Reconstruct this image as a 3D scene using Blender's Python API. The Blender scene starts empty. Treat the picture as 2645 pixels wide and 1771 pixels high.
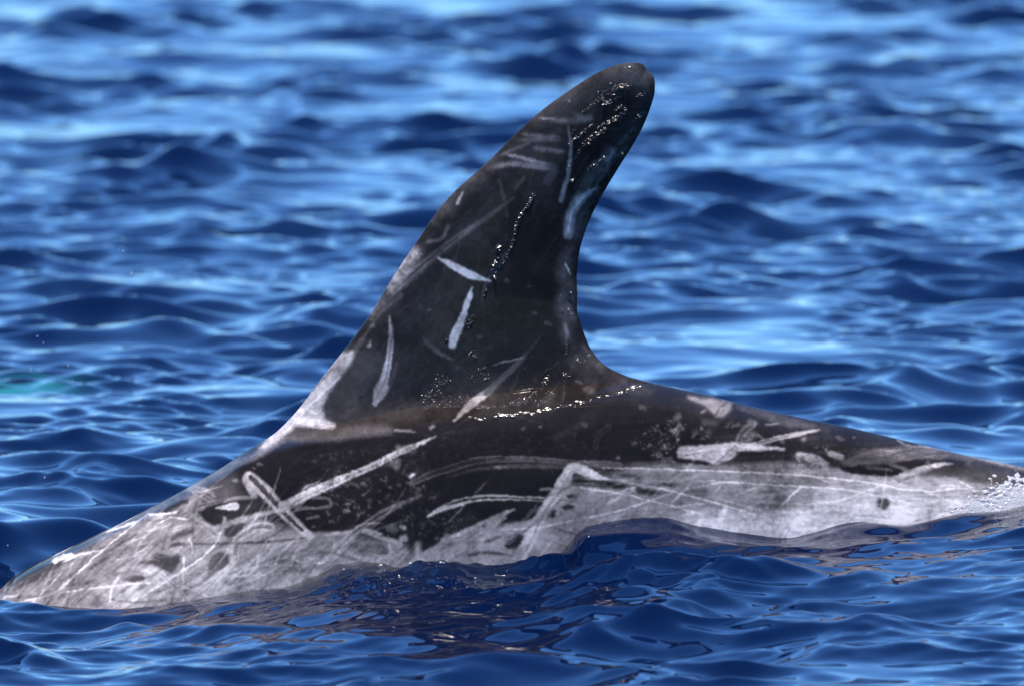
import bpy, math, random
import numpy as np
from mathutils import Vector, Matrix

rng = np.random.default_rng(7)
random.seed(7)
sc = bpy.context.scene
col = sc.collection

# ------------------------------------------------------------------ camera
PITCH = math.radians(5.6)
DIST = 16.4
FOCAL, SENSOR = 300.0, 23.6
SA, CA = math.sin(PITCH), math.cos(PITCH)
AIM = np.array([0.0, 0.0, 0.30])
CAM = AIM + DIST * np.array([0.0, -CA, SA])
PW, PH = 2645.0, 1771.0
FPX = PW * FOCAL / SENSOR

cam_d = bpy.data.cameras.new('camera')
cam = bpy.data.objects.new('camera', cam_d)
col.objects.link(cam)
cam.location = CAM
cam.rotation_euler = (math.pi / 2 - PITCH, 0, 0)
cam_d.lens, cam_d.sensor_width = FOCAL, SENSOR
cam_d.clip_start, cam_d.clip_end = 0.5, 20000
cam_d.dof.use_dof = True
cam_d.dof.focus_distance = DIST - 0.10
cam_d.dof.aperture_fstop = 6.3
sc.camera = cam

# ------------------------------------------------------------------ sky, sun, exposure
SUN = Vector((-0.03, -0.12, 0.97)).normalized()          # towards the sun
world = bpy.data.worlds.new('World')
sc.world = world
world.use_nodes = True
wn, wl = world.node_tree.nodes, world.node_tree.links
bg = wn['Background']
sky = wn.new('ShaderNodeTexSky')
sky.sky_type = 'NISHITA'
sky.sun_disc = False
sky.sun_elevation = math.asin(SUN.z)
sky.sun_rotation = math.atan2(SUN.x, SUN.y)
sky.altitude = 0
sky.air_density = 1.0
sky.dust_density = 0.0
sky.ozone_density = 3.0
tint = wn.new('ShaderNodeMix'); tint.data_type = 'RGBA'; tint.blend_type = 'MULTIPLY'
tint.inputs['Factor'].default_value = 1.0
tint.inputs['B'].default_value = (0.46, 0.77, 1.18, 1)   # cool white balance of the picture
wl.new(sky.outputs['Color'], tint.inputs['A'])
wl.new(tint.outputs['Result'], bg.inputs['Color'])
bg.inputs['Strength'].default_value = 0.15

sun_d = bpy.data.lights.new('sun', 'SUN')
sun_d.energy = 4.0
sun_d.angle = math.radians(0.53)
sun_d.color = (1.0, 0.90, 0.78)
sun = bpy.data.objects.new('sun', sun_d)
col.objects.link(sun)
sun.rotation_euler = (-SUN).to_track_quat('-Z', 'Y').to_euler()
sun.location = (0, 0, 20)

vs = sc.view_settings
vs.view_transform = 'Standard'
vs.look = 'None'
vs.exposure = 1.02
vs.gamma = 1.0
sc.cycles.use_denoising = True
sc.cycles.max_bounces = 8
sc.cycles.caustics_reflective = False
sc.cycles.sample_clamp_indirect = 4.0

# ------------------------------------------------------------------ helpers
def at(px, py, y0=0.0):
    """photo pixel -> (x, z) on the vertical plane y = y0"""
    u = (np.asarray(px, float) - PW / 2) / FPX
    v = (PH / 2 - np.asarray(py, float)) / FPX
    dy = CA + v * SA
    dz = -SA + v * CA
    t = (y0 - CAM[1]) / dy
    return CAM[0] + t * u, CAM[2] + t * dz

def smooth_path(pts, n=None, step=None):
    """Catmull-Rom through pts, resampled evenly by arc length"""
    p = np.asarray(pts, float)
    if len(p) > 2:
        q = np.vstack([2 * p[0] - p[1], p, 2 * p[-1] - p[-2]])
        out = []
        for i in range(len(p) - 1):
            a, b, c, d = q[i:i + 4]
            t = np.linspace(0, 1, 12, endpoint=False)[:, None]
            out.append(0.5 * (2 * b + (c - a) * t + (2 * a - 5 * b + 4 * c - d) * t ** 2
                              + (3 * b - a - 3 * c + d) * t ** 3))
        out.append(p[-1:])
        p = np.vstack(out)
    L = np.r_[0, np.cumsum(np.hypot(*np.diff(p[:, :2], axis=0).T))]
    if n is None:
        n = max(2, int(L[-1] / step) + 1)
    s = np.linspace(0, L[-1], n)
    return np.stack([np.interp(s, L, p[:, k]) for k in range(p.shape[1])], 1)

def sstep(a, b, x):
    t = np.clip((x - a) / (b - a), 0, 1)
    return t * t * (3 - 2 * t)

def vnoise(shape, cell, seed):
    """smooth value noise raster in -1..1"""
    r = np.random.default_rng(seed)
    h, w = shape
    cy, cx = (cell if isinstance(cell, tuple) else (cell, cell))
    g = r.uniform(-1, 1, (int(h / cy) + 3, int(w / cx) + 3))
    y = np.arange(h) / cy; x = np.arange(w) / cx
    iy, ix = y.astype(int), x.astype(int)
    fy, fx = y - iy, x - ix
    fy = (fy * fy * (3 - 2 * fy))[:, None]; fx = (fx * fx * (3 - 2 * fx))[None]
    a = g[np.ix_(iy, ix)]; b = g[np.ix_(iy, ix + 1)]; c = g[np.ix_(iy + 1, ix)]; d = g[np.ix_(iy + 1, ix + 1)]
    return (a * (1 - fx) + b * fx) * (1 - fy) + (c * (1 - fx) + d * fx) * fy

def new_mesh(name, verts, faces4=None, ngons=None):
    me = bpy.data.meshes.new(name)
    verts = np.asarray(verts, np.float32)
    idx, start, tot = [], [], []
    off = 0
    if faces4 is not None and len(faces4):
        f = np.asarray(faces4, np.int32)
        idx.append(f.ravel()); start.append(np.arange(len(f)) * f.shape[1]); tot.append(np.full(len(f), f.shape[1]))
        off = f.size
    if ngons:
        ln = np.array([len(g) for g in ngons])
        idx.append(np.concatenate([np.asarray(g) for g in ngons]))
        start.append(off + np.r_[0, np.cumsum(ln)[:-1]]); tot.append(ln)
    idx = np.concatenate(idx).astype(np.int32)
    start = np.concatenate(start).astype(np.int32); tot = np.concatenate(tot).astype(np.int32)
    me.vertices.add(len(verts)); me.vertices.foreach_set('co', verts.ravel())
    me.loops.add(len(idx)); me.loops.foreach_set('vertex_index', idx)
    me.polygons.add(len(start)); me.polygons.foreach_set('loop_start', start)
    try:
        me.polygons.foreach_set('loop_total', tot)
    except Exception:
        pass
    me.update(calc_edges=True)
    me.validate()
    me.polygons.foreach_set('use_smooth', np.ones(len(me.polygons), bool))
    return me

def set_attr(me, name, arr):
    a = me.attributes.new(name, 'FLOAT', 'POINT')
    a.data.foreach_set('value', np.asarray(arr, np.float32))

def link(name, me, mat, parent=None):
    o = bpy.data.objects.new(name, me)
    if mat: me.materials.append(mat)
    col.objects.link(o)
    if parent: o.parent = parent
    return o

def mat_new(name):
    m = bpy.data.materials.new(name); m.use_nodes = True
    nt = m.node_tree
    return m, nt.nodes, nt.links, nt.nodes['Principled BSDF'], nt.nodes['Material Output']

# ------------------------------------------------------------------ shape of the dolphin (heading -x, seen from its left side)
LEAD = [(640, 1163), (702, 1124), (738, 1092), (779, 1046), (825, 984), (877, 918), (918, 866), (959, 808), (1003, 735),
        (1062, 645), (1123, 556), (1174, 495), (1259, 419), (1334, 344), (1405, 281), (1475, 231), (1536, 192), (1578, 173)]
TIP = [(1578, 173), (1600, 166), (1621, 162.5), (1645, 163), (1661, 167), (1669, 178), (1678, 188), (1686, 194), (1690, 204), (1692, 217)]
TRAIL = [(1692, 217), (1689, 250), (1668, 311), (1639, 368), (1592, 443), (1545, 523), (1517, 584), (1498, 645), (1490, 706),
         (1491, 758), (1491, 805), (1496, 822), (1507, 856), (1527, 902), (1563, 943), (1625, 973), (1680, 988), (1740, 1001)]
RIDGE_L = [(0, 1526), (39, 1491), (98, 1457), (172, 1422), (246, 1386), (344, 1338), (443, 1284), (541, 1228), (600, 1190), (640, 1163)]
RIDGE_M = [(640, 1163), (700, 1134), (800, 1104), (1000, 1056), (1250, 1013), (1450, 988), (1600, 982), (1680, 989), (1740, 1001)]
RIDGE_R = [(1740, 1001), (1823, 1019), (1946, 1051), (2069, 1078), (2192, 1103), (2315, 1132), (2438, 1162), (2560, 1189), (2645, 1205)]

def path_xz(pts, n=None, step=0.0015):
    x, z = at([p[0] for p in pts], [p[1] for p in pts])
    return smooth_path(np.stack([x, z], 1), n=n, step=step)

rl, rm, rr = path_xz(RIDGE_L), path_xz(RIDGE_M), path_xz(RIDGE_R)
# the parts of the back that lie under water, out of the picture
head = np.array([(-1.36, -0.60), (-1.345, -0.50), (-1.30, -0.41), (-1.22, -0.335), (-1.08, -0.25), (-0.90, -0.145), (-0.76, -0.068)])
tail = np.array([(0.74, 0.132), (0.90, 0.085), (1.15, -0.01), (1.40, -0.12), (1.62, -0.215), (1.72, -0.25)])
ridge = np.vstack([head, rl, rm[1:], rr[1:], tail])
ridge = ridge[np.argsort(ridge[:, 0])]
X0, X1 = rm[0, 0], rm[-1, 0]

def ridge_z(x): return np.interp(x, ridge[:, 0], ridge[:, 1])
_hx = [-1.36, -1.33, -1.27, -1.15, -0.95, -0.6, -0.2, 0.1, 0.4, 0.8, 1.2, 1.6, 1.72]
_hv = [0.004, 0.09, 0.15, 0.205, 0.245, 0.285, 0.305, 0.30, 0.262, 0.185, 0.105, 0.05, 0.03]
_wv = [0.004, 0.08, 0.14, 0.185, 0.21, 0.208, 0.188, 0.165, 0.132, 0.09, 0.06, 0.028, 0.016]
_dv = [0, 0, 0, 0, 0, 0.004, 0.022, 0.028, 0.024, 0.014, 0, 0, 0]          # how far the fin's shelf cuts the crown of the back
_av = [9, 9, 9, 9, 9, 3.6, 1.6, 1.35, 1.15, 1.2, 2, 6, 9]
def smooth_tab(x, tab):
    xs = np.linspace(_hx[0], _hx[-1], 400)
    v = np.interp(xs, _hx, tab)
    k = np.hanning(41); k /= k.sum()
    vp = np.pad(v, 20, mode='edge'); v2 = np.convolve(vp, k, 'valid')
    return np.interp(x, xs, v2)
def Hof(x): return smooth_tab(x, _hv)
def Wof(x): return smooth_tab(x, _wv)
def Dof(x): return smooth_tab(x, _dv)
def Aof(x): return smooth_tab(x, _av)
_rx = np.linspace(-1.36, 1.72, 1600)
_k = np.hanning(101); _k /= _k.sum()
_rs = np.convolve(np.pad(ridge_z(_rx), 50, mode='reflect', reflect_type='odd'), _k, 'valid')
def axis_z(x): return np.interp(x, _rx, _rs) - Hof(x)      # smooth body axis
PN = 2.0
def fin_T(s, t):
    """half thickness of the dorsal fin: s leading->trailing edge, t base->tip"""
    s = np.clip(s, 0, 1); t = np.clip(t, 0, 1)
    prof = s ** 0.55 * (1 - s) ** 0.85 / 0.3935
    T = 0.0105 + 0.0255 * (1 - t) ** 1.6 + 0.003 * np.exp(-t / 0.035)
    cap = np.sqrt(np.clip(1 - ((t - 0.90) / 0.10).clip(0) ** 2.2, 0, 1))
    return prof * T * cap
def body_Y(x, z):
    """half width of the back at (x, z), fin root blended in"""
    r, zc = ridge_z(x), axis_z(x)
    de = np.clip(r - z, 0, None)
    up = r - zc + Dof(x)
    c = np.where(z > zc, (z - zc) / up, (z - zc) / Hof(x))
    ye = Wof(x) * np.sqrt(np.clip(1 - c * c, 0, 1))
    ysh = Aof(x) * de ** 0.7
    k = 0.010
    h = np.clip(0.5 + 0.5 * (ysh - ye) / k, 0, 1)
    yb = np.clip(ysh * (1 - h) + ye * h - k * h * (1 - h), 0, None)
    yb = np.where(de <= 0, 0, np.maximum(yb, np.minimum(ysh, ye) * .5))
    s = (x - X0) / (X1 - X0)
    yf = np.where((s > 0) & (s < 1), fin_T(s.clip(0, 1), 0 * s), 0)
    return (yb ** PN + yf ** PN) ** (1 / PN)
def flank_point(px, py):
    """point of the near flank seen at a photo pixel"""
    y = np.full(np.shape(px), -0.1)
    for _ in range(14):
        x, z = at(px, py, y)
        y = 0.5 * y - 0.5 * body_Y(np.atleast_1d(x), np.atleast_1d(z)).reshape(np.shape(px))
    return np.stack([x, y, z], -1)

# ------------------------------------------------------------------ pigment chart of the skin (a side-view map: pale 1, dark 0; some sheen and shadow painted in)
S = 0.6
CH, CW = int(PH * S) + 1, int(PW * S) + 1
P = np.full((CH, CW), 0.085)
YY, XX = np.mgrid[0:CH, 0:CW].astype(np.float32)
TK = 2342 / 600.0
NB = np.clip(.5 + .5 * vnoise(P.shape, 9, 201) + .4 * vnoise(P.shape, 3.2, 202), 0, 1)
OX = OY = 0.0; KK = 1.0
def tile(ox, oy, k=TK):
    global OX, OY, KK
    OX, OY, KK = ox, oy, k
def tr(pts):
    p = np.asarray(pts, float)
    return np.stack([(OX + p[:, 0] / KK) * S, (OY + p[:, 1] / KK) * S], 1)
def blur(a, r):
    if r < 1: return a
    r = int(round(r)); k = np.hanning(2 * r + 3)[1:-1]; k /= k.sum()
    p = np.pad(a, ((r, r), (0, 0)), mode='edge'); a = sum(k[i] * p[i:i + a.shape[0]] for i in range(2 * r + 1))
    p = np.pad(a, ((0, 0), (r, r)), mode='edge'); return sum(k[i] * p[:, i:i + a.shape[1]] for i in range(2 * r + 1))
def fill(pts, val, soft=20, alpha=1.0):
    p = tr(pts); so = max(1.5, soft / KK * S)
    x0, y0 = np.maximum(np.floor(p.min(0) - 2 * so).astype(int), 0)
    x1, y1 = np.minimum(np.ceil(p.max(0) + 2 * so).astype(int), (CW, CH))
    if x1 <= x0 or y1 <= y0: return
    X, Y = XX[y0:y1, x0:x1], YY[y0:y1, x0:x1]
    m = np.zeros(X.shape, bool)
    for i in range(len(p)):
        (ax, ay), (bx, by) = p[i], p[(i + 1) % len(p)]
        if ay == by: continue
        m ^= ((ay > Y) != (by > Y)) & (X < (bx - ax) * (Y - ay) / (by - ay) + ax)
    m = blur(m.astype(float), so) * alpha
    P[y0:y1, x0:x1] = P[y0:y1, x0:x1] * (1 - m) + val * m
def stroke(pts, w, val, soft=None, alpha=1.0, taper=(0, 0)):
    p = smooth_path(tr(pts), step=5.0)
    n = len(p)
    ws = np.interp(np.linspace(0, 1, n), np.linspace(0, 1, np.size(w)), np.atleast_1d(w)) * 0.5 / KK * S
    u = np.linspace(0, 1, n)
    tp = np.ones(n)
    if taper[0]: tp *= np.clip(u / taper[0], 0.05, 1)
    if taper[1]: tp *= np.clip((1 - u) / taper[1], 0.05, 1)
    ws = np.maximum(ws * tp, 0.45)
    so = max(1.1, 1.35 * (soft if soft is not None else 12) / KK * S)
    R = ws.max() + so + 1
    x0, y0 = np.maximum(np.floor(p.min(0) - R).astype(int), 0)
    x1, y1 = np.minimum(np.ceil(p.max(0) + R).astype(int), (CW, CH))
    if x1 <= x0 or y1 <= y0: return
    best = np.full((y1 - y0, x1 - x0), -9.0)
    for i in range(n - 1):
        a, b = p[i], p[i + 1]
        lo = np.maximum(np.floor(np.minimum(a, b) - R).astype(int), (x0, y0))
        hi = np.minimum(np.ceil(np.maximum(a, b) + R).astype(int), (x1, y1))
        if (hi <= lo).any(): continue
        X, Y = XX[lo[1]:hi[1], lo[0]:hi[0]], YY[lo[1]:hi[1], lo[0]:hi[0]]
        d = b - a; L2 = max(d @ d, 1e-6)
        t = np.clip(((X - a[0]) * d[0] + (Y - a[1]) * d[1]) / L2, 0, 1)
        dist = np.hypot(X - a[0] - t * d[0], Y - a[1] - t * d[1])
        r = ws[i] + (ws[i + 1] - ws[i]) * t
        v = best[lo[1] - y0:hi[1] - y0, lo[0] - x0:hi[0] - x0]
        np.maximum(v, (r - dist) / so, out=v)
    m = sstep(-0.6, 0.6, best) * alpha
    if so > 1.5: m = m * (1 - min(.55, .05 * so) * NB[y0:y1, x0:x1])
    P[y0:y1, x0:x1] = P[y0:y1, x0:x1] * (1 - m) + val * m
_sr = np.random.default_rng(404)
def spot(x, y, r, val, alpha=0.9, soft=12):
    a = _sr.uniform(-.6, 1.0); k = _sr.uniform(.2, .75)
    stroke([(x - r * k * math.cos(a), y + r * k * math.sin(a)), (x + r * .15 * _sr.normal(), y + r * .15 * _sr.normal()), (x + r * k * math.cos(a), y - r * k * math.sin(a))], r * np.array([_sr.uniform(.8, 1.5), _sr.uniform(1.1, 1.7), _sr.uniform(.6, 1.4)]), val, max(soft, r * .7), alpha * .9)
def scar(pts, w, val, core=0.12, cw=0.35, alpha=0.9, taper=(0, 0), soft=16):
    """healed bite or tooth rake: pale rim with a darker groove"""
    stroke(pts, w, val, soft, alpha, taper)
    stroke(pts, np.atleast_1d(w) * cw, core, 8, alpha * 0.8, taper)
def rakes(n, x0, x1, y0, y1, ang, L, val, w=9, alpha=0.45, seed=0):
    r = np.random.default_rng(seed)
    for _ in range(n):
        x, y = r.uniform(x0, x1), r.uniform(y0, y1)
        a = math.radians(r.normal(ang, 9)); l = L * r.uniform(.4, 1.1) / 2
        stroke([(x - l * math.cos(a), y + l * math.sin(a)), (x + r.normal(0, 6), y + r.normal(0, 8)),
                (x + l * math.cos(a), y - l * math.sin(a))], w * r.uniform(.5, 1.3), val, 8, alpha * r.uniform(.4, 1), (.3, .3))
def mottle(pts, n, r0, r1, v0, v1, seed, alpha=0.5):
    """cloudy flecks inside a polygon: thresholded noise plus a few single flecks"""
    p = tr(pts); so = max(2, 30 / KK * S)
    x0, y0 = np.maximum(np.floor(p.min(0) - 2 * so).astype(int), 0); x1, y1 = np.minimum(np.ceil(p.max(0) + 2 * so).astype(int), (CW, CH))
    X, Y = XX[y0:y1, x0:x1], YY[y0:y1, x0:x1]
    m = np.zeros(X.shape, bool)
    for i in range(len(p)):
        (ax, ay), (bx, by) = p[i], p[(i + 1) % len(p)]
        if ay != by: m ^= ((ay > Y) != (by > Y)) & (X < (bx - ax) * (Y - ay) / (by - ay) + ax)
    m = blur(m.astype(float), so)
    ce = max(2.2, (r0 + r1) * 0.55 / KK * S)
    nn = vnoise(X.shape, ce, seed) * .6 + vnoise(X.shape, ce * 2.7, seed + 500) * .45 + vnoise(X.shape, max(1.6, ce * .45), seed + 900) * .3
    a = m * sstep(0.02, 0.50, nn) * min(1, alpha * 1.3)
    v = v0 + (v1 - v0) * sstep(-.6, .6, vnoise(X.shape, ce * 1.7, seed + 77))
    P[y0:y1, x0:x1] = P[y0:y1, x0:x1] * (1 - a) + v * a
    r = np.random.default_rng(seed); q = np.asarray(pts, float); lo, hi = q.min(0), q.max(0); c = q.mean(0)
    for _ in range(n // 5):
        x, y = c + (r.uniform(lo, hi) - c) * .7
        spot(x, y, r0 + (r1 - r0) * r.uniform(0, 1) ** 2 * .7, r.uniform(v0, v1), alpha * r.uniform(.3, .8), 14)

# --- large fields -----------------------------------------------------------
tile(0, 0, 1.0)
fill([(0, 1500), (150, 1425), (340, 1330), (520, 1240), (560, 1270), (600, 1330), (700, 1345), (800, 1375), (900, 1385), (1010, 1400),
      (1090, 1440), (1160, 1400), (1260, 1360), (1340, 1345), (1420, 1290), (1470, 1235), (1560, 1235), (1650, 1196), (1750, 1210),
      (1900, 1220), (2000, 1215), (2120, 1200), (2180, 1225), (2300, 1232), (2400, 1232), (2480, 1240), (2540, 1255), (2645, 1268),
      (2645, 1771), (0, 1771)], 0.47, 20)
fill([(1650, 1330), (1850, 1310), (2000, 1290), (2150, 1280), (2300, 1250), (2645, 1260), (2645, 1771), (1500, 1771), (1560, 1400)], 0.74, 90, .9)
fill([(1700, 1400), (1900, 1350), (2100, 1330), (2350, 1310), (2560, 1300), (2645, 1300), (2645, 1771), (1600, 1771)], 0.88, 60, .8)
fill([(200, 1580), (330, 1480), (600, 1500), (760, 1480), (900, 1440), (1100, 1445), (1330, 1430), (1500, 1360), (1600, 1350), (1600, 1771), (100, 1771)], 0.66, 50, .7)
fill([(520, 1250), (640, 1170), (720, 1140), (860, 1132), (1100, 1125), (1500, 1100), (1700, 1090), (1800, 1120), (1830, 1150), (1750, 1190), (1640, 1190),
      (1500, 1188), (1440, 1250), (1380, 1340), (1290, 1350), (1200, 1330), (1120, 1400), (1040, 1395), (960, 1370), (900, 1370), (800, 1370), (740, 1320),
      (640, 1330), (560, 1335), (520, 1300)], 0.045, 8)
fill([(640, 1160), (900, 880), (1150, 500), (1400, 270), (1620, 150), (1720, 200), (1560, 520), (1480, 720), (1500, 900), (1450, 1050), (900, 1100)], .125, 40)
fill([(1330, 520), (1480, 560), (1480, 1000), (1300, 1040), (1280, 800)], .085, 60)
fill([(1480, 330), (1660, 230), (1600, 420), (1480, 560), (1430, 500)], .085, 40)
# --- tile A: shoulder --------------------------------------------------------
tile(0, 1200)
fill([(-40, 1290), (600, 880), (1500, 420), (2342, 0), (2450, 400), (2000, 640), (1300, 900), (700, 1200), (0, 1420)], .36, 160, .6)
stroke([(0, 1230), (300, 1060), (600, 890), (1000, 700), (1500, 430), (2000, 190), (2342, 0)], 120, 0.13, 60, .85)
rakes(60, 100, 2200, 500, 1350, 35, 420, 0.22, 20, .62, 1)
rakes(30, 150, 2200, 500, 1300, 33, 420, 0.72, 12, .5, 2)
for pts, w, v in [
    ([(10, 1250), (200, 1120), (400, 1020), (540, 965)], 62, .08), ([(130, 1272), (330, 1150), (500, 1040), (700, 950), (790, 915)], 42, .14),
    ([(300, 1190), (420, 1120), (470, 1100)], 50, .2), ([(620, 1080), (720, 1040), (820, 1000)], 40, .28), ([(560, 900), (760, 830), (960, 740)], 60, .14),
    ([(1000, 715), (1200, 650), (1340, 600)], 26, .2), ([(1390, 630), (1480, 570), (1560, 540)], 45, .32), ([(880, 1060), (1050, 950), (1160, 905)], 46, .22),
    ([(1200, 880), (1280, 820), (1340, 790)], 60, .32), ([(780, 1160), (840, 1110), (900, 1090)], 40, .36), ([(960, 840), (1060, 800)], 40, .4)]:
    stroke(pts, w, v, 26, .9, (.25, .3))
fill([(1530, 490), (1700, 400), (1830, 340), (1920, 370), (1800, 440), (1650, 490)], .13, 22)
fill([(1380, 1000), (1480, 950), (1590, 880), (1700, 920), (1810, 900), (1800, 1000), (1740, 1100), (1660, 1070), (1550, 1010)], .19, 18)
fill([(1690, 740), (1800, 680), (1930, 640), (1960, 670), (1850, 720), (1720, 770)], .22, 20)
fill([(2090, 1030), (2130, 930), (2220, 870), (2300, 910), (2300, 1000), (2200, 1070), (2090, 1110)], .22, 16)
fill([(1210, 1170), (1320, 1110), (1440, 1120), (1460, 1160), (1330, 1182)], .26, 14)
fill([(1330, 1275), (1400, 1220), (1480, 1212), (1400, 1275)], .33, 14)
fill([(1175, 1295), (1250, 1250), (1240, 1305)], .33, 12)
fill([(880, 1425), (960, 1330), (1000, 1330), (1025, 1425)], .38, 20)
fill([(2230, 1190), (2342, 1090), (2460, 1060), (2480, 1200), (2342, 1240)], .38, 26)
fill([(1990, 470), (2200, 430), (2400, 440), (2440, 560), (2342, 610), (2150, 600), (2080, 520)], .11, 14)
fill([(2255, 680), (2342, 615), (2460, 600), (2440, 690), (2280, 725)], .26, 16)
scar([(1880, 225), (2000, 290), (2160, 375)], 46, .6, .15, .45, .8)
stroke([(1950, 215), (2080, 260), (2180, 330)], 40, .62, 20, .7, (.3, .3))
stroke([(1675, 865), (1740, 812), (1850, 795)], 36, .16, 10, .95, (.4, 0)); stroke([(1850, 795), (2130, 800), (2342, 788)], 18, .26, 12, .9)
for pts, w in [([(430, 1410), (600, 1250), (860, 1010), (1100, 800), (1390, 565), (1480, 500)], 12), ([(290, 1410), (420, 1290), (620, 1080)], 9),
               ([(140, 1400), (500, 1310), (900, 1250), (1400, 1195), (1510, 1192)], 13), ([(1730, 1195), (1900, 1250), (2120, 1342)], 11),
               ([(1160, 1480), (1500, 1280), (1850, 1060), (2050, 920), (2180, 780), (2230, 670)], 13), ([(1850, 915), (1850, 1070), (1890, 1050)], 10),
               ([(1835, 1080), (1838, 1385)], 9), ([(1895, 735), (1930, 800), (1935, 890)], 11), ([(1100, 1390), (1120, 1250), (1200, 1110)], 22),
               ([(1590, 592), (1730, 530), (1890, 555)], 14), ([(620, 990), (800, 900), (1000, 870)], 20), ([(0, 1390), (60, 1330), (140, 1335)], 16),
               ([(1480, 500), (1640, 495), (1800, 470)], 16), ([(1380, 560), (1180, 640), (1000, 690)], 18), ([(520, 980), (620, 935), (740, 905)], 50)]:
    stroke(pts, w * 1.05, .95, 7, .95, (.1, .1))
scar([(1735, 1395), (1620, 1220), (1470, 1070), (1300, 1042), (1200, 1060)], 34, .8, .42, .3, .8)
scar([(1490, 1060), (1620, 1105), (1730, 1210), (1880, 1375)], 44, .78, .38, .4, .8)
scar([(690, 1435), (850, 1265), (1050, 1070), (1250, 930), (1420, 830)], 40, .66, .26, .4, .75, (.05, .4))
scar([(1330, 960), (1500, 820), (1640, 690), (1800, 640), (1960, 580)], 32, .68, .28, .4, .8, (.1, .1))
scar([(1960, 580), (2060, 620), (2180, 710)], 46, .62, .25, .55, .8)
scar([(1180, 870), (1500, 640), (1600, 590)], 30, .6, .3, .35, .6)
scar([(2000, 1310), (2180, 1160), (2342, 990)], 50, .8, .5, .3, .7)
# --- tile B: below the fin's front ------------------------------------------
tile(500, 1080)
stroke([(-60, 720), (300, 510), (600, 385), (850, 240), (1000, 120)], [60, 70, 74, 74, 74], [.30, .5][1], 30, .6)
rakes(16, 0, 700, 250, 640, 30, 300, .05, 16, .6, 3)
fill([(900, 235), (960, 110), (1080, 90), (1400, 100), (1700, 90), (2000, 90), (2000, 150), (1600, 190), (1200, 230)], .27, 46, .85)  # grey sky sheen on the fin-root shelf, painted into the pigment
stroke([(1040, 10), (1250, 50), (1395, 72)], [110, 96, 80], .86, 16)
fill([(40, 945), (250, 835), (640, 790), (820, 900), (600, 960), (400, 1040), (200, 1090), (100, 1020)], .10, 14)
stroke([(0, 890), (200, 850), (400, 810), (620, 785)], 40, .42, 12, .85); stroke([(0, 890), (200, 852), (320, 815)], 12, .15, 8, .7)
stroke([(225, 905), (330, 890), (415, 885)], [20, 60, 86], .72, 10)
stroke([(380, 890), (340, 895)], 14, .45, 8, .8)
stroke([(0, 985), (120, 1060), (200, 1105), (400, 1040), (600, 985), (800, 940), (920, 925)], [60, 50, 60, 50, 40], .58, 16, .9)
stroke([(310, 1000), (300, 1080)], 40, .55, 10, .8)
fill([(720, 1020), (830, 985), (930, 1050), (900, 1060), (780, 1040)], .1, 8)
fill([(310, 1110), (440, 1060), (540, 1055), (470, 1120), (400, 1180), (320, 1185)], .17, 12)
stroke([(560, 590), (720, 740), (850, 880), (1000, 1040), (1150, 1170)], [120, 140, 120, 110, 90], .66, 20)
stroke([(540, 620), (600, 720)], 110, .62, 16, .8)
stroke([(575, 590), (700, 720), (850, 880), (1000, 1040), (1100, 1130)], [44, 52, 46, 40, 20], .07, 10, .95)
stroke([(590, 600), (700, 712), (800, 820)], 8, .4, 6, .7)
stroke([(900, 890), (1150, 765), (1500, 610), (1800, 480), (2050, 350), (2200, 285), (2440, 180)], [110, 96, 92, 70, 66, 62, 12], .74, 12)
stroke([(1000, 850), (1200, 757), (1500, 617), (1800, 487), (2150, 310)], 10, .28, 6, .8); stroke([(1100, 780), (1500, 590), (1700, 520)], 7, .45, 6, .7)
spot(2090, 300, 62, .52, .9, 30); spot(2030, 440, 62, .5, .9, 36); spot(2190, 310, 60, .45, .8, 30); spot(2060, 480, 40, .45, .8, 24)
scar([(770, 1095), (650, 1090), (540, 1140), (460, 1200), (420, 1280), (415, 1410)], 84, .66, .26, .5, .9)
stroke([(720, 1100), (600, 1105), (480, 1200), (430, 1350)], 6, .08, 5, .7)
stroke([(415, 1400), (380, 1480), (260, 1560)], 40, .7, 14, .8)
stroke([(480, 1262), (800, 1240), (1180, 1200)], 24, .12, 14, .85, (.1, .4)); stroke([(0, 1262), (300, 1262), (480, 1258)], 20, .24, 12, .8)
stroke([(1150, 1185), (1350, 1165), (1600, 1150)], 46, .6, 18, .9)
scar([(1250, 1450), (1350, 1420), (1400, 1370), (1560, 1200), (1700, 1090), (1900, 960), (2050, 880), (2300, 770)], [50, 60, 70, 70, 70, 60, 40, 20], .52, .2, .25, .9)
stroke([(1700, 1095), (1850, 990), (2000, 915)], 26, .05, 10, .85, (.3, .3)); stroke([(1215, 1450), (1290, 1455), (1370, 1410)], 34, .9, 8, .9, (.3, .6))
stroke([(1690, 1130), (1850, 1160), (1890, 1165)], [40, 70, 30], .56, 16); stroke([(1780, 1180), (1990, 1230), (2075, 1270)], [20, 40, 60], .52, 16)
stroke([(980, 890), (1200, 905), (1370, 880), (1375, 820), (1300, 800), (1200, 800)], 30, .36, 12, .8); stroke([(1020, 925), (1250, 900)], 14, .5, 8, .7)
stroke([(1140, 1010), (1260, 990)], 26, .42, 8, .8)
for x, y, r, v in [(1550, 935, 28, .66), (1655, 975, 22, .6), (1390, 1040, 34, .4), (1210, 1095, 24, .4), (2110, 1097, 32, .62), (2200, 575, 26, .74),
                   (1560, 860, 20, .5), (1540, 490, 20, .22), (1420, 410, 40, .14), (1990, 1100, 60, .35), (1780, 830, 40, .25), (2110, 1205, 44, .55), (2150, 1225, 24, .5),
                   (670, 460, 26, .32), (610, 500, 16, .3), (415, 625, 30, .5), (1960, 770, 18, .4), (1770, 975, 16, .4), (2200, 1065, 18, .35)]: spot(x, y, r, v)
mottle([(1300, 720), (1700, 600), (2000, 500), (2342, 560), (2342, 800), (1900, 900), (1400, 1080), (1100, 1010), (1150, 900), (1500, 830)], 170, 8, 30, .16, .36, 11)
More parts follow.
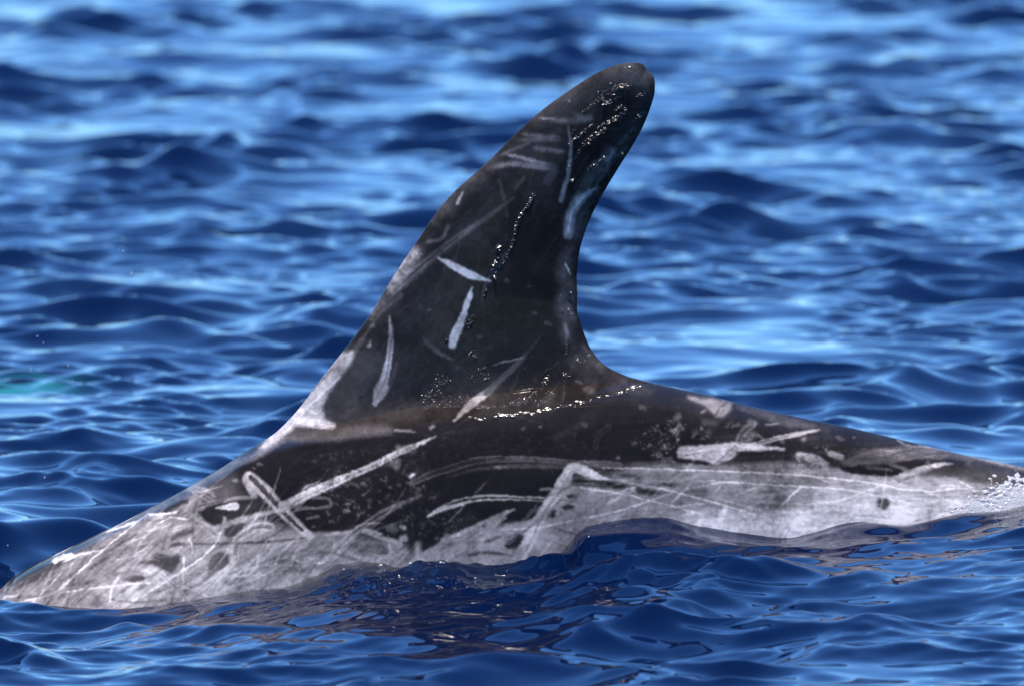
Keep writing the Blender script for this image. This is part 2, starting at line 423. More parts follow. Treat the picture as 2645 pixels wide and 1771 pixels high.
mottle([(1000, 380), (2000, 250), (2342, 330), (2342, 560), (1400, 700), (1100, 740)], 60, 6, 22, .09, .2, 12)
fill([(470, 1400), (700, 1330), (900, 1290), (1100, 1330), (1180, 1400), (1000, 1520), (600, 1520)], .40, 40, .8)
fill([(1600, 1270), (1900, 1250), (2050, 1330), (1900, 1400), (1650, 1370)], .28, 40, .85)
fill([(150, 1450), (230, 1350), (330, 1370), (350, 1450), (250, 1540), (150, 1540)], .26, 16)
fill([(1130, 1230), (1300, 1210), (1380, 1260), (1330, 1300), (1200, 1290)], .42, 30, .7)
stroke([(2260, 1265), (2258, 1490)], [60, 110], .62, 30, .9); stroke([(2110, 1310), (2100, 1430)], 90, .54, 36, .8); stroke([(2258, 1280), (2258, 1470)], 8, .8, 6, .8)
rakes(30, 500, 2300, 1280, 1500, 40, 260, .3, 12, .4, 4); rakes(24, 500, 2300, 1280, 1500, 20, 300, .75, 12, .45, 5)
mottle([(950, 1390), (1100, 1380), (1100, 1540), (950, 1560)], 22, 4, 10, .2, .3, 13, .7)
# --- tile C: under the fin -----------------------------------------------------
tile(1000, 1080)
stroke([(240, 650), (450, 565), (700, 485), (900, 425), (1200, 408), (1500, 415), (1900, 445), (2342, 470)], [56, 70, 74, 66, 60, 54, 66, 70], .34, 12, .9)
stroke([(270, 635), (450, 560), (700, 482), (900, 425), (1200, 412), (1500, 420), (1900, 450), (2342, 472)], [30, 44, 46, 40, 26, 22, 22, 18], .085, 8, .9)
stroke([(1000, 428), (1200, 412), (1500, 420), (1900, 450), (2342, 472)], 7, .42, 5, .8)
stroke([(600, 590), (850, 520), (1100, 492), (1400, 480), (1780, 490)], [16, 40, 46, 44, 50], .22, 14, .8); stroke([(1090, 492), (1190, 488)], 26, .42, 10, .8)
stroke([(415, 985), (550, 905), (750, 835), (1000, 797), (1300, 800), (1600, 815), (1900, 832)], [30, 64, 66, 56, 50, 44, 40], .62, 10)
stroke([(540, 905), (750, 830), (1000, 800), (1300, 803), (1600, 817), (1800, 825)], [24, 24, 18, 14, 14, 10], .07, 6, .95)
stroke([(415, 985), (560, 910), (770, 862)], [20, 52, 22], .74, 8)
stroke([(1285, 912), (1150, 980), (950, 1085), (750, 1180), (560, 1265), (380, 1400)], [14, 76, 96, 90, 60, 110], .64, 14)
stroke([(1195, 1000), (1000, 1130), (850, 1210), (600, 1380)], [20, 60, 50, 40], .62, 14); stroke([(1000, 1060), (830, 1160), (620, 1240)], 12, .1, 8, .75)
stroke([(900, 1160), (700, 1310), (480, 1450)], 9, .3, 6, .6); stroke([(560, 1225), (700, 1170)], 50, .72, 14, .8)
fill([(350, 1400), (700, 1290), (1000, 1180), (1150, 1080), (1400, 1040), (1500, 1060), (1380, 1420), (900, 1440), (300, 1470)], .56, 36, .85)
fill([(1170, 1280), (1330, 1165), (1380, 1190), (1310, 1320), (1220, 1315)], .10, 14); fill([(970, 1245), (1080, 1190), (1170, 1185), (1020, 1262)], .18, 12)
stroke([(780, 1390), (1000, 1352), (1270, 1392)], 36, .17, 14, .85, (.3, .3)); stroke([(560, 1280), (800, 1200), (1000, 1090)], 10, .2, 8, .6)
rakes(26, 600, 1400, 1120, 1400, 30, 260, .72, 12, .5, 6); rakes(16, 600, 1400, 1120, 1400, 24, 220, .25, 12, .5, 7)
fill([(1300, 1430), (1450, 1120), (1560, 960), (1650, 810), (1800, 880), (1950, 760), (2080, 690), (2342, 700), (2342, 1240), (1900, 1240), (1700, 1440)], .46, 30)
stroke([(2260, 622), (2100, 575), (1950, 512), (1860, 500), (1790, 600), (1700, 760), (1600, 900), (1500, 1080), (1440, 1200), (1380, 1330), (1310, 1440)],
       [14, 70, 100, 100, 110, 110, 110, 110, 110, 120, 130], .72, 18)
stroke([(2000, 540), (1880, 525), (1810, 620), (1720, 770), (1620, 900), (1530, 1060), (1470, 1200), (1400, 1330)], 14, .36, 7, .7)
stroke([(1860, 530), (1790, 620), (1700, 770), (1590, 920), (1500, 1080)], 7, .4, 5, .6)
stroke([(1720, 950), (1780, 780), (1850, 600)], 40, .55, 16, .7)
for pts, v in [([(1760, 890), (1830, 865), (1920, 890), (1800, 925)], .08), ([(1640, 990), (1660, 930), (1700, 930), (1690, 1010)], .12), ([(1810, 770), (1960, 760), (1900, 805), (1820, 800)], .08),
               ([(1840, 650), (1900, 600), (2050, 620), (2342, 640), (2342, 690), (2100, 668), (1900, 680)], .08), ([(2100, 530), (2200, 545), (2230, 570), (2150, 560)], .12), ([(1780, 835), (1930, 840), (1900, 850)], .1)]:
    fill(pts, v, 12)
stroke([(1550, 716), (1900, 704), (2342, 742)], [30, 26, 22], .52, 10, .85); stroke([(1800, 850), (1920, 860)], 24, .55, 8, .8)
stroke([(1150, 1122), (1500, 1100), (1900, 1022), (2342, 918)], 12, .86, 6, .85); stroke([(1880, 1180), (1900, 1000), (1950, 860)], 26, .38, 12, .7)
stroke([(2000, 1180), (2150, 1020), (2300, 920)], 14, .4, 10, .6); stroke([(1360, 1030), (1450, 960), (1560, 870)], 14, .4, 10, .6)
rakes(34, 1450, 2342, 800, 1400, 45, 300, .76, 11, .5, 8); rakes(24, 1450, 2342, 820, 1400, 50, 260, .34, 11, .45, 9)
for x, y, r, v in [(248, 575, 28, .74), (160, 1096, 32, .64), (600, 1180, 36, .42), (505, 1205, 34, .42), (160, 1208, 44, .55), (60, 1110, 60, .38), (460, 85, 20, .5), (1545, 85, 14, .4),
                   (1365, 100, 22, .2), (995, 650, 16, .22), (1665, 545, 16, .2), (360, 1100, 18, .3), (650, 1040, 24, .3), (30, 690, 20, .45), (570, 1010, 18, .35), (250, 965, 22, .3), (490, 790, 40, .16)]: spot(x, y, r, v)
mottle([(0, 600), (300, 660), (500, 760), (450, 950), (900, 900), (900, 1100), (500, 1200), (0, 1150)], 90, 6, 24, .12, .3, 14); mottle([(100, 100), (2300, 60), (2300, 400), (300, 600)], 60, 6, 20, .07, .14, 15)
stroke([(1690, 195), (1830, 115), (2000, 60)], 70, .15, 40, .8); spot(1990, 65, 36, .26, .7, 24); scar([(2105, 290), (2130, 170), (2235, 85)], 56, .17, .07, .5, .9)
stroke([(75, 122), (200, 125), (270, 132)], 26, .42, 10, .85); stroke([(270, 132), (420, 180), (620, 190)], 8, .16, 8, .6)
# --- tile D: behind the fin ------------------------------------------------------
tile(1500, 1000)
fill([(-60, 1000), (300, 960), (600, 800), (860, 755), (1300, 785), (1600, 770), (2000, 740), (2342, 770), (2342, 1220), (1100, 1260), (-60, 1440)], .42, 40, .9)
for pts, v in [([(0, 940), (250, 940), (480, 985), (500, 1010), (380, 1020), (0, 985)], .07), ([(560, 1010), (700, 1020), (820, 1060), (720, 1085), (560, 1060)], .10), ([(820, 950), (990, 982), (900, 1000), (830, 985)], .08),
               ([(140, 850), (270, 850), (290, 890), (200, 880)], .12), ([(360, 870), (520, 880), (560, 900), (420, 900)], .14), ([(1720, 1060), (1950, 1030), (1980, 1060), (1800, 1090)], .34),
               ([(1240, 1040), (1500, 1040), (1560, 1080), (1300, 1090)], .38), ([(480, 1360), (560, 1320), (520, 1370)], .3), ([(1500, 1180), (1700, 1150), (1900, 1180), (1700, 1200)], .4), ([(560, 1300), (720, 1280), (640, 1340)], .38)]:
    fill(pts, v, 18)
rakes(30, 0, 2342, 850, 1250, 4, 500, .36, 14, .4, 20); rakes(34, 0, 2342, 850, 1500, 3, 500, .74, 12, .45, 21); rakes(26, 0, 1000, 1050, 1450, 45, 260, .72, 16, .5, 22); rakes(18, 800, 2342, 1200, 1561, 55, 260, .6, 18, .4, 23)
fill([(1000, 590), (1300, 572), (1600, 545), (1700, 572), (2060, 605), (2060, 635), (1620, 640), (1520, 720), (1380, 780), (1250, 740), (1100, 720), (985, 710), (965, 655)], .60, 12)
stroke([(990, 742), (1150, 752), (1270, 768)], 30, .06, 10, .95); stroke([(1580, 652), (1700, 668), (1860, 668)], [20, 44, 20], .06, 10, .95); stroke([(1860, 690), (2100, 700)], 60, .12, 26, .6)  # dark strokes under the pale arrowhead are its under-shadow, painted in
stroke([(1030, 680), (1200, 640), (1350, 605)], 9, .85, 5, .9); stroke([(1040, 690), (1200, 652)], 7, .2, 5, .7)
stroke([(1320, 800), (1450, 690), (1560, 590)], 22, .3, 10, .75); stroke([(1370, 800), (1500, 690), (1580, 610)], 12, .34, 8, .7); stroke([(1340, 760), (1450, 660)], 12, .74, 8, .6)
stroke([(1700, 590), (2000, 508), (2180, 470), (2400, 425)], [50, 56, 50, 20], .58, 10); stroke([(1780, 560), (2050, 495), (2200, 460)], 9, .16, 6, .8)
stroke([(1650, 605), (1850, 612), (2050, 618)], 14, .75, 8, .6)
mottle([(500, 560), (760, 380), (950, 285), (1100, 340), (1040, 400), (1000, 560), (900, 625), (600, 610)], 130, 8, 26, .22, .5, 31, .7)
mottle([(1090, 480), (1200, 380), (1330, 440), (1300, 500), (1180, 530)], 34, 8, 26, .2, .42, 32, .7); mottle([(1440, 400), (1500, 320), (1640, 380), (1560, 440)], 26, 8, 22, .22, .42, 33, .7)
mottle([(700, 640), (950, 560), (980, 650), (900, 760), (720, 700)], 40, 8, 22, .18, .4, 34, .7); mottle([(500, 560), (620, 430), (760, 400)], 24, 8, 20, .12, .2, 35, .6)
spot(970, 300, 40, .5, .7, 20); spot(955, 440, 38, .5, .8, 20); spot(870, 725, 40, .36, .8); spot(375, 705, 28, .55, .8); spot(1235, 238, 26, .48, .8); spot(2030, 550, 22, .4, .8); spot(2250, 515, 28, .36, .8); spot(940, 740, 18, .6, .8)
scar([(1600, 530), (1640, 450), (1740, 370)], 74, .36, .08, .4, .85); spot(1730, 345, 48, .46, .9, 14); spot(1730, 345, 22, .16, .9, 10); spot(1730, 345, 8, .5, .8, 6)
spot(1710, 500, 50, .42, .8, 20); spot(1660, 510, 22, .07, .9, 8); stroke([(1780, 470), (1840, 520)], 20, .36, 8, .8)
fill([(1060, 70), (1200, 110), (1350, 110), (1530, 150), (1520, 220), (1440, 300), (1370, 300), (1310, 240), (1250, 180), (1120, 140)], .40, 24, .9); stroke([(1370, 270), (1410, 200), (1480, 160)], 16, .1, 8, .8); stroke([(1385, 262), (1425, 195), (1480, 168)], 6, .6, 5, .7)
stroke([(1600, 200), (1800, 260), (2000, 320), (2342, 400)], [50, 90, 100, 60], .30, 40, .8); stroke([(1870, 380), (1990, 360)], 26, .45, 10, .8); fill([(1200, 320), (1350, 320), (1400, 380), (1250, 380)], .24, 30, .7)
for pts, w in [([(220, 812), (600, 815), (1200, 835), (1600, 850), (2400, 892)], 13), ([(1180, 1002), (1350, 968), (1500, 955), (2000, 985), (2400, 1005)], 13), ([(380, 930), (600, 980), (900, 1040), (1450, 1190), (1850, 1310), (2400, 1495)], 13),
               ([(0, 1010), (400, 1070), (700, 1140), (950, 1200), (1250, 1290), (1400, 1330)], 11), ([(0, 1332), (400, 1240), (700, 1140), (960, 1045)], 13), ([(1180, 1462), (1550, 1370), (1850, 1300), (2080, 1260)], 10),
               ([(920, 1160), (1120, 960)], 12), ([(950, 1200), (1250, 1170)], 8), ([(1180, 940), (1500, 950)], 8), ([(2000, 1210), (2200, 1020)], 14)]:
    stroke(pts, w * .85, .94, 6, .85, (.1, .2))
stroke([(1140, 1450), (1220, 1310)], [60, 40], .90, 24, .8); stroke([(1360, 1510), (1460, 1200)], [80, 50], .93, 24, .85)
stroke([(490, 1040), (520, 1020)], 60, .7, 16, .8); stroke([(500, 1050), (400, 1130), (300, 1160)], 30, .6, 16, .7); spot(490, 1040, 14, .25, .8, 6); stroke([(0, 830), (280, 930)], [90, 14], .66, 14, .8)
# --- tile E: tail stock ------------------------------------------------------------
tile(2045, 1050)
fill([(350, 700), (300, 600), (480, 620), (600, 680), (900, 700), (1050, 722), (1250, 690), (1420, 722), (1600, 722), (1900, 790), (2060, 805), (2342, 860), (2342, 1000), (1200, 900), (700, 760)], .55, 20)
fill([(500, 560), (700, 450), (1100, 395), (1500, 400), (1900, 490), (2342, 590), (2342, 650), (1900, 545), (1500, 520), (1200, 535), (1000, 560), (700, 590), (520, 600)], .27, 20, .9)
rakes(40, 520, 1500, 420, 590, 8, 420, .5, 10, .45, 40); rakes(24, 520, 1500, 420, 590, 7, 420, .1, 10, .5, 41)
fill([(470, 610), (600, 600), (780, 610), (900, 590), (1000, 590), (1150, 650), (1080, 690), (900, 690), (600, 670)], .05, 12); fill([(1040, 570), (1250, 530), (1500, 530), (1560, 570), (1400, 620), (1200, 640)], .08, 14)
stroke([(770, 615), (900, 625), (1000, 640)], 34, .3, 14, .7)
stroke([(1070, 335), (1200, 398), (1500, 410), (2000, 540), (2342, 630)], [20, 30, 26, 30, 30], .42, 14, .8)
stroke([(70, 480), (150, 505), (250, 530), (350, 580)], [60, 80, 80, 60], .56, 18, .9); stroke([(390, 470), (500, 505)], 64, .54, 14, .9); mottle([(230, 400), (380, 390), (400, 460), (250, 450)], 16, 8, 22, .3, .45, 42, .8)
mottle([(0, 500), (360, 480), (520, 620), (300, 640), (0, 610)], 60, 8, 24, .15, .6, 43, .6)
stroke([(880, 795), (1100, 715), (1300, 640), (1450, 592), (1630, 572)], [30, 80, 90, 60, 16], .6, 12); stroke([(1080, 755), (1280, 680), (1440, 612)], 14, .2, 7, .75); stroke([(1050, 725), (1250, 650), (1400, 600)], 8, .8, 6, .7)
stroke([(1000, 580), (1170, 645)], 34, .32, 12, .8); stroke([(1370, 560), (1400, 590)], 40, .3, 14, .7); spot(1800, 545, 44, .3, .8, 20)
for pts, w in [([(0, 682), (400, 720), (700, 752), (950, 792), (1100, 832), (1300, 842), (1400, 852), (1700, 822), (1850, 842), (1960, 850)], 16), ([(0, 800), (500, 830), (800, 880), (1100, 950), (1500, 1050), (1650, 1090)], 13), ([(0, 1210), (400, 1312)], 11),
               ([(1350, 862), (1750, 985)], 9), ([(160, 985), (500, 940), (700, 870), (900, 792)], 13), ([(250, 710), (380, 760)], 10), ([(0, 900), (90, 820)], 14), ([(1700, 750), (1830, 820)], 12), ([(600, 1100), (1000, 1140), (1600, 1178)], 10), ([(1500, 790), (1700, 800)], 8)]:
    stroke(pts, w * .85, .97, 6, .85, (.1, .2))
stroke([(600, 1088), (1000, 1125), (1550, 1170)], 11, .5, 6, .7); stroke([(0, 1010), (250, 1050), (600, 1070)], 26, .55, 20, .5)
fill([(866, 940), (895, 918), (965, 918), (998, 945), (990, 1005), (945, 1036), (895, 1030), (864, 995)], .17, 26); fill([(950, 1270), (985, 1195), (1095, 1240), (1050, 1285), (1010, 1250)], .3, 10); stroke([(800, 1290), (900, 1250), (970, 1230)], 30, .55, 24, .7)
spot(350, 885, 56, .52, .7, 30); spot(500, 770, 60, .54, .6, 40); spot(720, 940, 60, .56, .5, 40); spot(1050, 985, 30, .5, .5, 20); spot(1330, 760, 40, .5, .6, 20)
rakes(30, 0, 1900, 800, 1350, -6, 500, .88, 10, .4, 44); rakes(20, 0, 1900, 760, 1350, -6, 400, .58, 14, .4, 45)
stroke([(-20, 300), (110, 265), (240, 240)], [36, 34, 14], .56, 8); spot(125, 325, 30, .34, .8); spot(490, 318, 32, .32, .8); spot(630, 308, 16, .42, .8); spot(330, 220, 60, .18, .7, 30)
# --- tile F: fin root, front -----------------------------------------------------------
tile(600, 760)
fill([(350, 1440), (600, 1180), (800, 950), (1080, 580), (1300, 480), (1500, 600), (1400, 900), (1200, 1200), (1060, 1300), (700, 1400)], .21, 120, .9)
fill([(250, 1561), (350, 1440), (640, 1120), (760, 960), (1060, 590), (1235, 565), (1200, 700), (1000, 950), (910, 1130), (930, 1240), (1040, 1320), (900, 1350), (640, 1330), (450, 1480), (330, 1561)], .70, 34)
stroke([(640, 1240), (800, 1290), (950, 1315)], [90, 100, 80], .88, 18); stroke([(860, 1000), (1020, 820)], 60, .88, 40, .8); stroke([(660, 1120), (700, 1190)], 60, .9, 16, .8)
stroke([(750, 1150), (900, 1000), (1080, 830)], 14, .95, 7, .9); stroke([(750, 1150), (820, 1190), (870, 1205)], 20, .98, 7, .9); stroke([(620, 1250), (800, 1295), (1010, 1325)], 16, .98, 7, .9)
stroke([(1240, 560), (1340, 400), (1440, 240), (1560, 130), (1700, 10)], [50, 40, 46, 40, 50], .32, 22, .85); stroke([(1300, 430), (1500, 130), (1640, 0)], 22, .09, 10, .8); stroke([(1400, 250), (1450, 120), (1500, 40)], 34, .36, 16, .8); spot(1410, 320, 30, .5, .8)
stroke([(1010, 740), (880, 880), (810, 960)], 20, .2, 8, .6)
stroke([(1585, 220), (1598, 350), (1595, 520), (1560, 740), (1500, 930)], [14, 50, 66, 76, 90], .60, 12); stroke([(1560, 820), (1490, 980), (1440, 1095)], [50, 150, 60], .56, 18)
stroke([(1600, 450), (1575, 700), (1530, 900), (1440, 1060)], 12, .3, 7, .8); stroke([(1575, 500), (1545, 750), (1480, 950)], 7, .84, 5, .7); stroke([(1650, 690), (1620, 850), (1570, 960)], 24, .3, 12, .6)
spot(1382, 512, 28, .78, .95); spot(1395, 475, 16, .5, .8); scar([(1930, 450), (2030, 545), (2120, 610), (2225, 660)], [16, 50, 50, 14], .30, .2, .2, .9); stroke([(2050, 575), (2190, 640)], 6, .7, 5, .7)
stroke([(1630, 225), (1820, 70)], 18, .2, 12, .8); stroke([(1860, 40), (1900, 130)], 22, .2, 12, .7); spot(1990, 156, 26, .36, .8); spot(2270, 740, 22, .26, .8); stroke([(1900, 990), (1980, 900)], 16, .2, 12, .6)
fill([(600, 1400), (900, 1370), (1300, 1310), (1560, 1330), (1500, 1400), (1000, 1480), (600, 1480)], .28, 60, .8); stroke([(1640, 1362), (1820, 1380)], 26, .42, 10, .8)  # the soft grey fill paints the shelf's sky reflection into the skin tone
# --- tile G: fin root, rear ------------------------------------------------------------
tile(1100, 760)
stroke([(470, 0), (430, 90), (380, 210), (330, 330), (280, 450), (268, 510)], [10, 30, 62, 84, 96, 80], .88, 14)
stroke([(285, 1275), (450, 1110), (650, 960)], [20, 84, 70], .54, 10); stroke([(620, 985), (850, 770), (1000, 620)], [70, 62, 44], .26, 10); stroke([(980, 640), (1150, 430), (1200, 360)], [40, 30, 10], .17, 12, .8)
stroke([(680, 714), (830, 670), (975, 640)], 14, .52, 6, .9)
for x, y, r, v in [(1090, 190, 28, .34), (545, 430, 26, .34), (998, 748, 14, .3), (1075, 625, 10, .3), (60, 1335, 26, .5), (975, 1350, 24, .22), (1155, 1332, 16, .36), (320, 735, 24, .24), (1095, 850, 26, .16)]: spot(x, y, r, v)
for x, y, r in [(1235, 300, 36), (1540, 883.5, 26), (1640, 962, 52), (2190, 1140, 34)]: spot(x, y, r, .38, .85, 20); spot(x + 4, y + 2, r * .35, .14, .8, 8)
stroke([(1360, 60), (1390, 250), (1420, 440)], [90, 110, 70], .30, 100, .9); stroke([(1400, 300), (1430, 420)], 44, .5, 24, .8); stroke([(1440, 100), (1470, 220), (1500, 250)], 40, .3, 20, .8)
stroke([(1590, 520), (1650, 620), (1760, 740), (1800, 830)], [50, 70, 70, 30], .3, 36, .85); fill([(1450, 500), (1640, 560), (1800, 720), (2000, 850), (2200, 920), (2342, 1000), (1900, 1010), (1600, 900), (1450, 750)], .15, 60, .8)  # grey sheen of the lit rear root and back, painted into the pigment
stroke([(805, 0), (800, 500)], 24, .13, 20, .7); spot(1980, 860, 50, .24, .7, 30)
# --- tile H: fin tip -----------------------------------------------------------------------
stroke_, _vk = stroke, 1.5
def stroke(pts, w, val, *a, **k): return stroke_(pts, w, min(.98, val * (_vk if val > .13 else 1)), *a, **k)
tile(1150, 130)
stroke([(950, 700), (1250, 480), (1500, 300), (1800, 190)], [120, 190, 170, 120], .15, 120, .9); stroke([(960, 690), (1100, 705), (1250, 720), (1460, 690)], [20, 50, 60, 60], .27, 30, .9); stroke([(980, 690), (1100, 698)], 14, .45, 8, .7)  # the broad first stroke paints a grey sheen along the upper edge
for pts, w, v in [([(780, 850), (950, 870), (1150, 880)], 36, .28), ([(750, 910), (950, 905), (1160, 910)], 40, .27), ([(620, 1055), (800, 1100), (960, 1140), (1050, 1155)], 40, .4), ([(440, 1195), (640, 1150), (840, 1165), (1100, 1210)], 60, .33),
                  ([(890, 985), (1050, 1010), (1210, 1030)], 50, .26), ([(560, 1065), (700, 1000), (860, 935)], 24, .28), ([(1050, 1160), (1090, 1220), (1010, 1350)], 90, .18), ([(1300, 650), (1400, 690)], 60, .22)]: stroke(pts, w, v, 24, .9, (.1, .15))
stroke([(640, 1080), (950, 1150)], 8, .15, 6, .7)
stroke([(1240, 780), (1262, 1000), (1245, 1220), (1200, 1390), (1165, 1515)], [20, 30, 40, 50, 50], .34, 14, .9)
stroke([(1310, 1545), (1390, 1460), (1530, 1385)], [90, 70, 20], .46, 50); stroke([(1330, 1540), (1400, 1460), (1500, 1400)], 12, .75, 8, .7); stroke([(1350, 1480), (1480, 1290), (1660, 1040)], [60, 130, 120], .23, 60, .9); stroke([(1640, 1100), (1690, 1030)], 50, .34, 30, .7)
rakes(26, 1350, 1680, 1020, 1480, 52, 240, .38, 9, .5, 50)
stroke([(20, 1561), (200, 1350), (430, 1150)], 190, .19, 100, .85); stroke([(130, 1540), (170, 1440)], [40, 24], .62, 14, .9); stroke([(1880, 240), (2000, 280)], 170, .24, 80, .8); stroke([(700, 1400), (800, 1280)], 30, .22, 16, .7); stroke([(545, 1300), (600, 1500)], 20, .18, 14, .7); spot(1250, 520, 14, .4, .8)
# --- fin middle ------------------------------------------------------------------------------
tile(700, 100, 2342 / 1100.0)
stroke([(915, 1203), (1000, 1250), (1100, 1300), (1205, 1332)], [10, 42, 46, 10], .76, 7)
stroke([(560, 1490), (700, 1365), (860, 1225), (1000, 1115), (1150, 1010), (1330, 880)], [60, 50, 44, 36, 26, 10], .26, 14, .9); stroke([(640, 1420), (860, 1222), (1060, 1070)], 7, .09, 4, .85)
stroke([(660, 1370), (720, 1275), (800, 1175)], [60, 90, 60], .48, 34, .9); stroke([(860, 1120), (940, 1100), (975, 1030)], 18, .3, 10, .8)
stroke([(1635, 1080), (1650, 970), (1700, 890), (1750, 850)], [50, 60, 50, 20], .44, 18); stroke([(1637, 1060), (1655, 950), (1720, 870)], 9, .72, 5, .8); stroke([(1660, 1070), (1740, 930)], 60, .2, 50, .7)
stroke([(1640, 1160), (1605, 1270), (1625, 1400), (1610, 1500)], [20, 60, 70, 60], .27, 60, .9); stroke([(1618, 1238), (1645, 1292)], 9, .62, 4, .85)
stroke([(1105, 1370), (1070, 1480)], [10, 34], .7, 8); stroke([(1260, 790), (1300, 980)], 8, .2, 8, .7); stroke([(1290, 1180), (1180, 1350), (1160, 1440)], 8, .3, 6, .6); spot(1298, 1330, 14, .28, .8); spot(1424, 1362, 9, .28, .8)
stroke([(900, 1000), (960, 930)], 50, .24, 26, .7); rakes(24, 900, 1500, 700, 1400, 52, 160, .17, 5, .6, 51); rakes(14, 600, 1000, 1000, 1480, 55, 120, .3, 5, .5, 52)
_vk = 1.0
tile(0, 0, 1.0)
# cloudiness and frayed edges; long faint streaks and fine scratches over the pale flank
def streak(cx_, cy_, ang, seed):
    a = math.radians(ang); ca_, sa_ = math.cos(a), math.sin(a)
    U = (XX * ca_ - YY * sa_); Vv = (XX * sa_ + YY * ca_)
    U -= U.min(); Vv -= Vv.min()
    nz_ = vnoise((int(Vv.max()) + 2, int(U.max()) + 2), (cy_, cx_), seed)
    return nz_[Vv.astype(int), U.astype(int)]
pale = sstep(.22, .5, P)
st = (streak(90, 4.5, 4, 61) + streak(45, 2.6, 3, 62)) * sstep(800, 1000, XX) + (streak(70, 4, 36, 63) + streak(36, 2.6, 30, 64)) * (1 - sstep(500, 800, XX)) + .8 * streak(50, 3.4, 48, 65) * np.exp(-((XX - 850) / 160) ** 2)
P = P * (1 + pale * ((.075 + .05 * sstep(700, 1000, XX)) * st)) + .02 * (1 - pale) * np.clip(st, 0, 2)
_r = np.random.default_rng(77)
for _ in range(420):
    x = _r.uniform(0, 2645); y = _r.uniform(1180, 1560)
    an = math.radians(_r.normal(34 if x < 800 else (45 if x < 1500 else (-6 if _r.random() < .6 else 30)), 14)); l = _r.uniform(20, 130)
    iy, ix = min(int(y * S), CH - 1), min(int(x * S), CW - 1)
    if P[iy, ix] < .3: continue
    dark = _r.random() < .45
    stroke([(x - l * math.cos(an), y + l * math.sin(an)), (x, y + _r.normal(0, 5)), (x + l * math.cos(an), y - l * math.sin(an))], _r.uniform(1, 4.5), .16 if dark else .88, 2.4, _r.uniform(.15, .62), (.3, .3))
for _ in range(230):
    x = _r.uniform(0, 1000); y = _r.uniform(1250, 1600)
    iy, ix = min(int(y * S), CH - 1), min(int(x * S), CW - 1)
    if P[iy, ix] < .25: continue
    an = math.radians(_r.normal(38, 22)); l = _r.uniform(25, 120); bow = _r.normal(0, 12); d = _r.random() < .5
    q = [(x - l * math.cos(an), y + l * math.sin(an)), (x + bow, y + bow), (x + l * math.cos(an), y - l * math.sin(an))]
    stroke(q, _r.uniform(2, 8), .2 if d else .85, 3, _r.uniform(.2, .55), (.3, .3))
    if not d and _r.random() < .4: stroke(q, 1.6, .3, 2, .5, (.3, .3))
for _ in range(90):
    x, y = _r.uniform(700, 1700), _r.uniform(300, 1350)
    an = math.radians(_r.normal(55 if y < 1050 else 20, 18)); l = _r.uniform(10, 60)
    stroke([(x - l * math.cos(an), y + l * math.sin(an)), (x + l * math.cos(an), y - l * math.sin(an))], _r.uniform(1, 3), _r.uniform(.2, .42), 2.4, _r.uniform(.15, .5), (.3, .3))
n1 = vnoise(P.shape, 40, 1) * .5 + vnoise(P.shape, 17, 2) * .3 + vnoise(P.shape, 7, 3) * .2
n2 = vnoise(P.shape, 5, 4) * .6 + vnoise(P.shape, 2.5, 5) * .6
wx = vnoise(P.shape, 6, 6) * 0.8 + vnoise(P.shape, 2.5, 7) * 0.7; wy = vnoise(P.shape, 6, 8) * 0.8 + vnoise(P.shape, 2.5, 9) * 0.7
P = P[np.clip(YY + wy + .5, 0, CH - 1).astype(int), np.clip(XX + wx + .5, 0, CW - 1).astype(int)]
P = blur(P, 1)
P = P * (1 + .42 * n1 + .16 * n2) + .016 * n1
P = np.clip(P, 0.01, 1)

# where water films cling to the skin (side map like the pigment's)
P_keep = P
P = np.zeros_like(P_keep)
def wet(t0, pts, w, a=1.0, soft=14):
    tile(*t0); stroke(pts, w, 1.0, soft, a)
TH, TG, T1, TF = (1150, 130, TK), (1100, 760, TK), (700, 100, 2342 / 1100.0), (600, 760, TK)
for pts, w in [([(1560, 440), (1640, 430), (1740, 380), (1860, 370)], 60), ([(1580, 470), (1590, 525), (1650, 540), (1710, 500)], 34), ([(1720, 610), (1770, 570), (1815, 620), (1760, 670), (1690, 700)], 34), ([(1540, 800), (1640, 735), (1760, 690)], 34),
               ([(1400, 950), (1480, 885), (1610, 805)], 50), ([(1240, 960), (1350, 870), (1480, 760)], 34), ([(1260, 850), (1340, 750)], 26), ([(1310, 1090), (1365, 1000)], 26), ([(1225, 1215), (1300, 1100)], 20), ([(1930, 470), (2005, 450)], 26),
               ([(1715, 1000), (1810, 895), (1890, 800)], 40), ([(1755, 1070), (1825, 980)], 30), ([(1440, 1205), (1600, 1085)], 18), ([(1225, 1345), (1305, 1295)], 16), ([(1900, 730), (1990, 640)], 26), ([(1380, 650), (1540, 500)], 40)]: wet(TH, pts, w)
for pts, w in [([(1445, 850), (1410, 920), (1370, 980), (1350, 1040), (1330, 1120)], [16, 18, 22, 22, 16]), ([(1330, 1120), (1290, 1210), (1255, 1270)], 12), ([(1255, 1135), (1250, 1190), (1225, 1240), (1232, 1295), (1212, 1335)], [10, 12, 20, 26, 12]), ([(1190, 1360), (1165, 1435)], 9), ([(1650, 1390), (1655, 1440)], 12)]: wet(T1, pts, w, 1, 6)
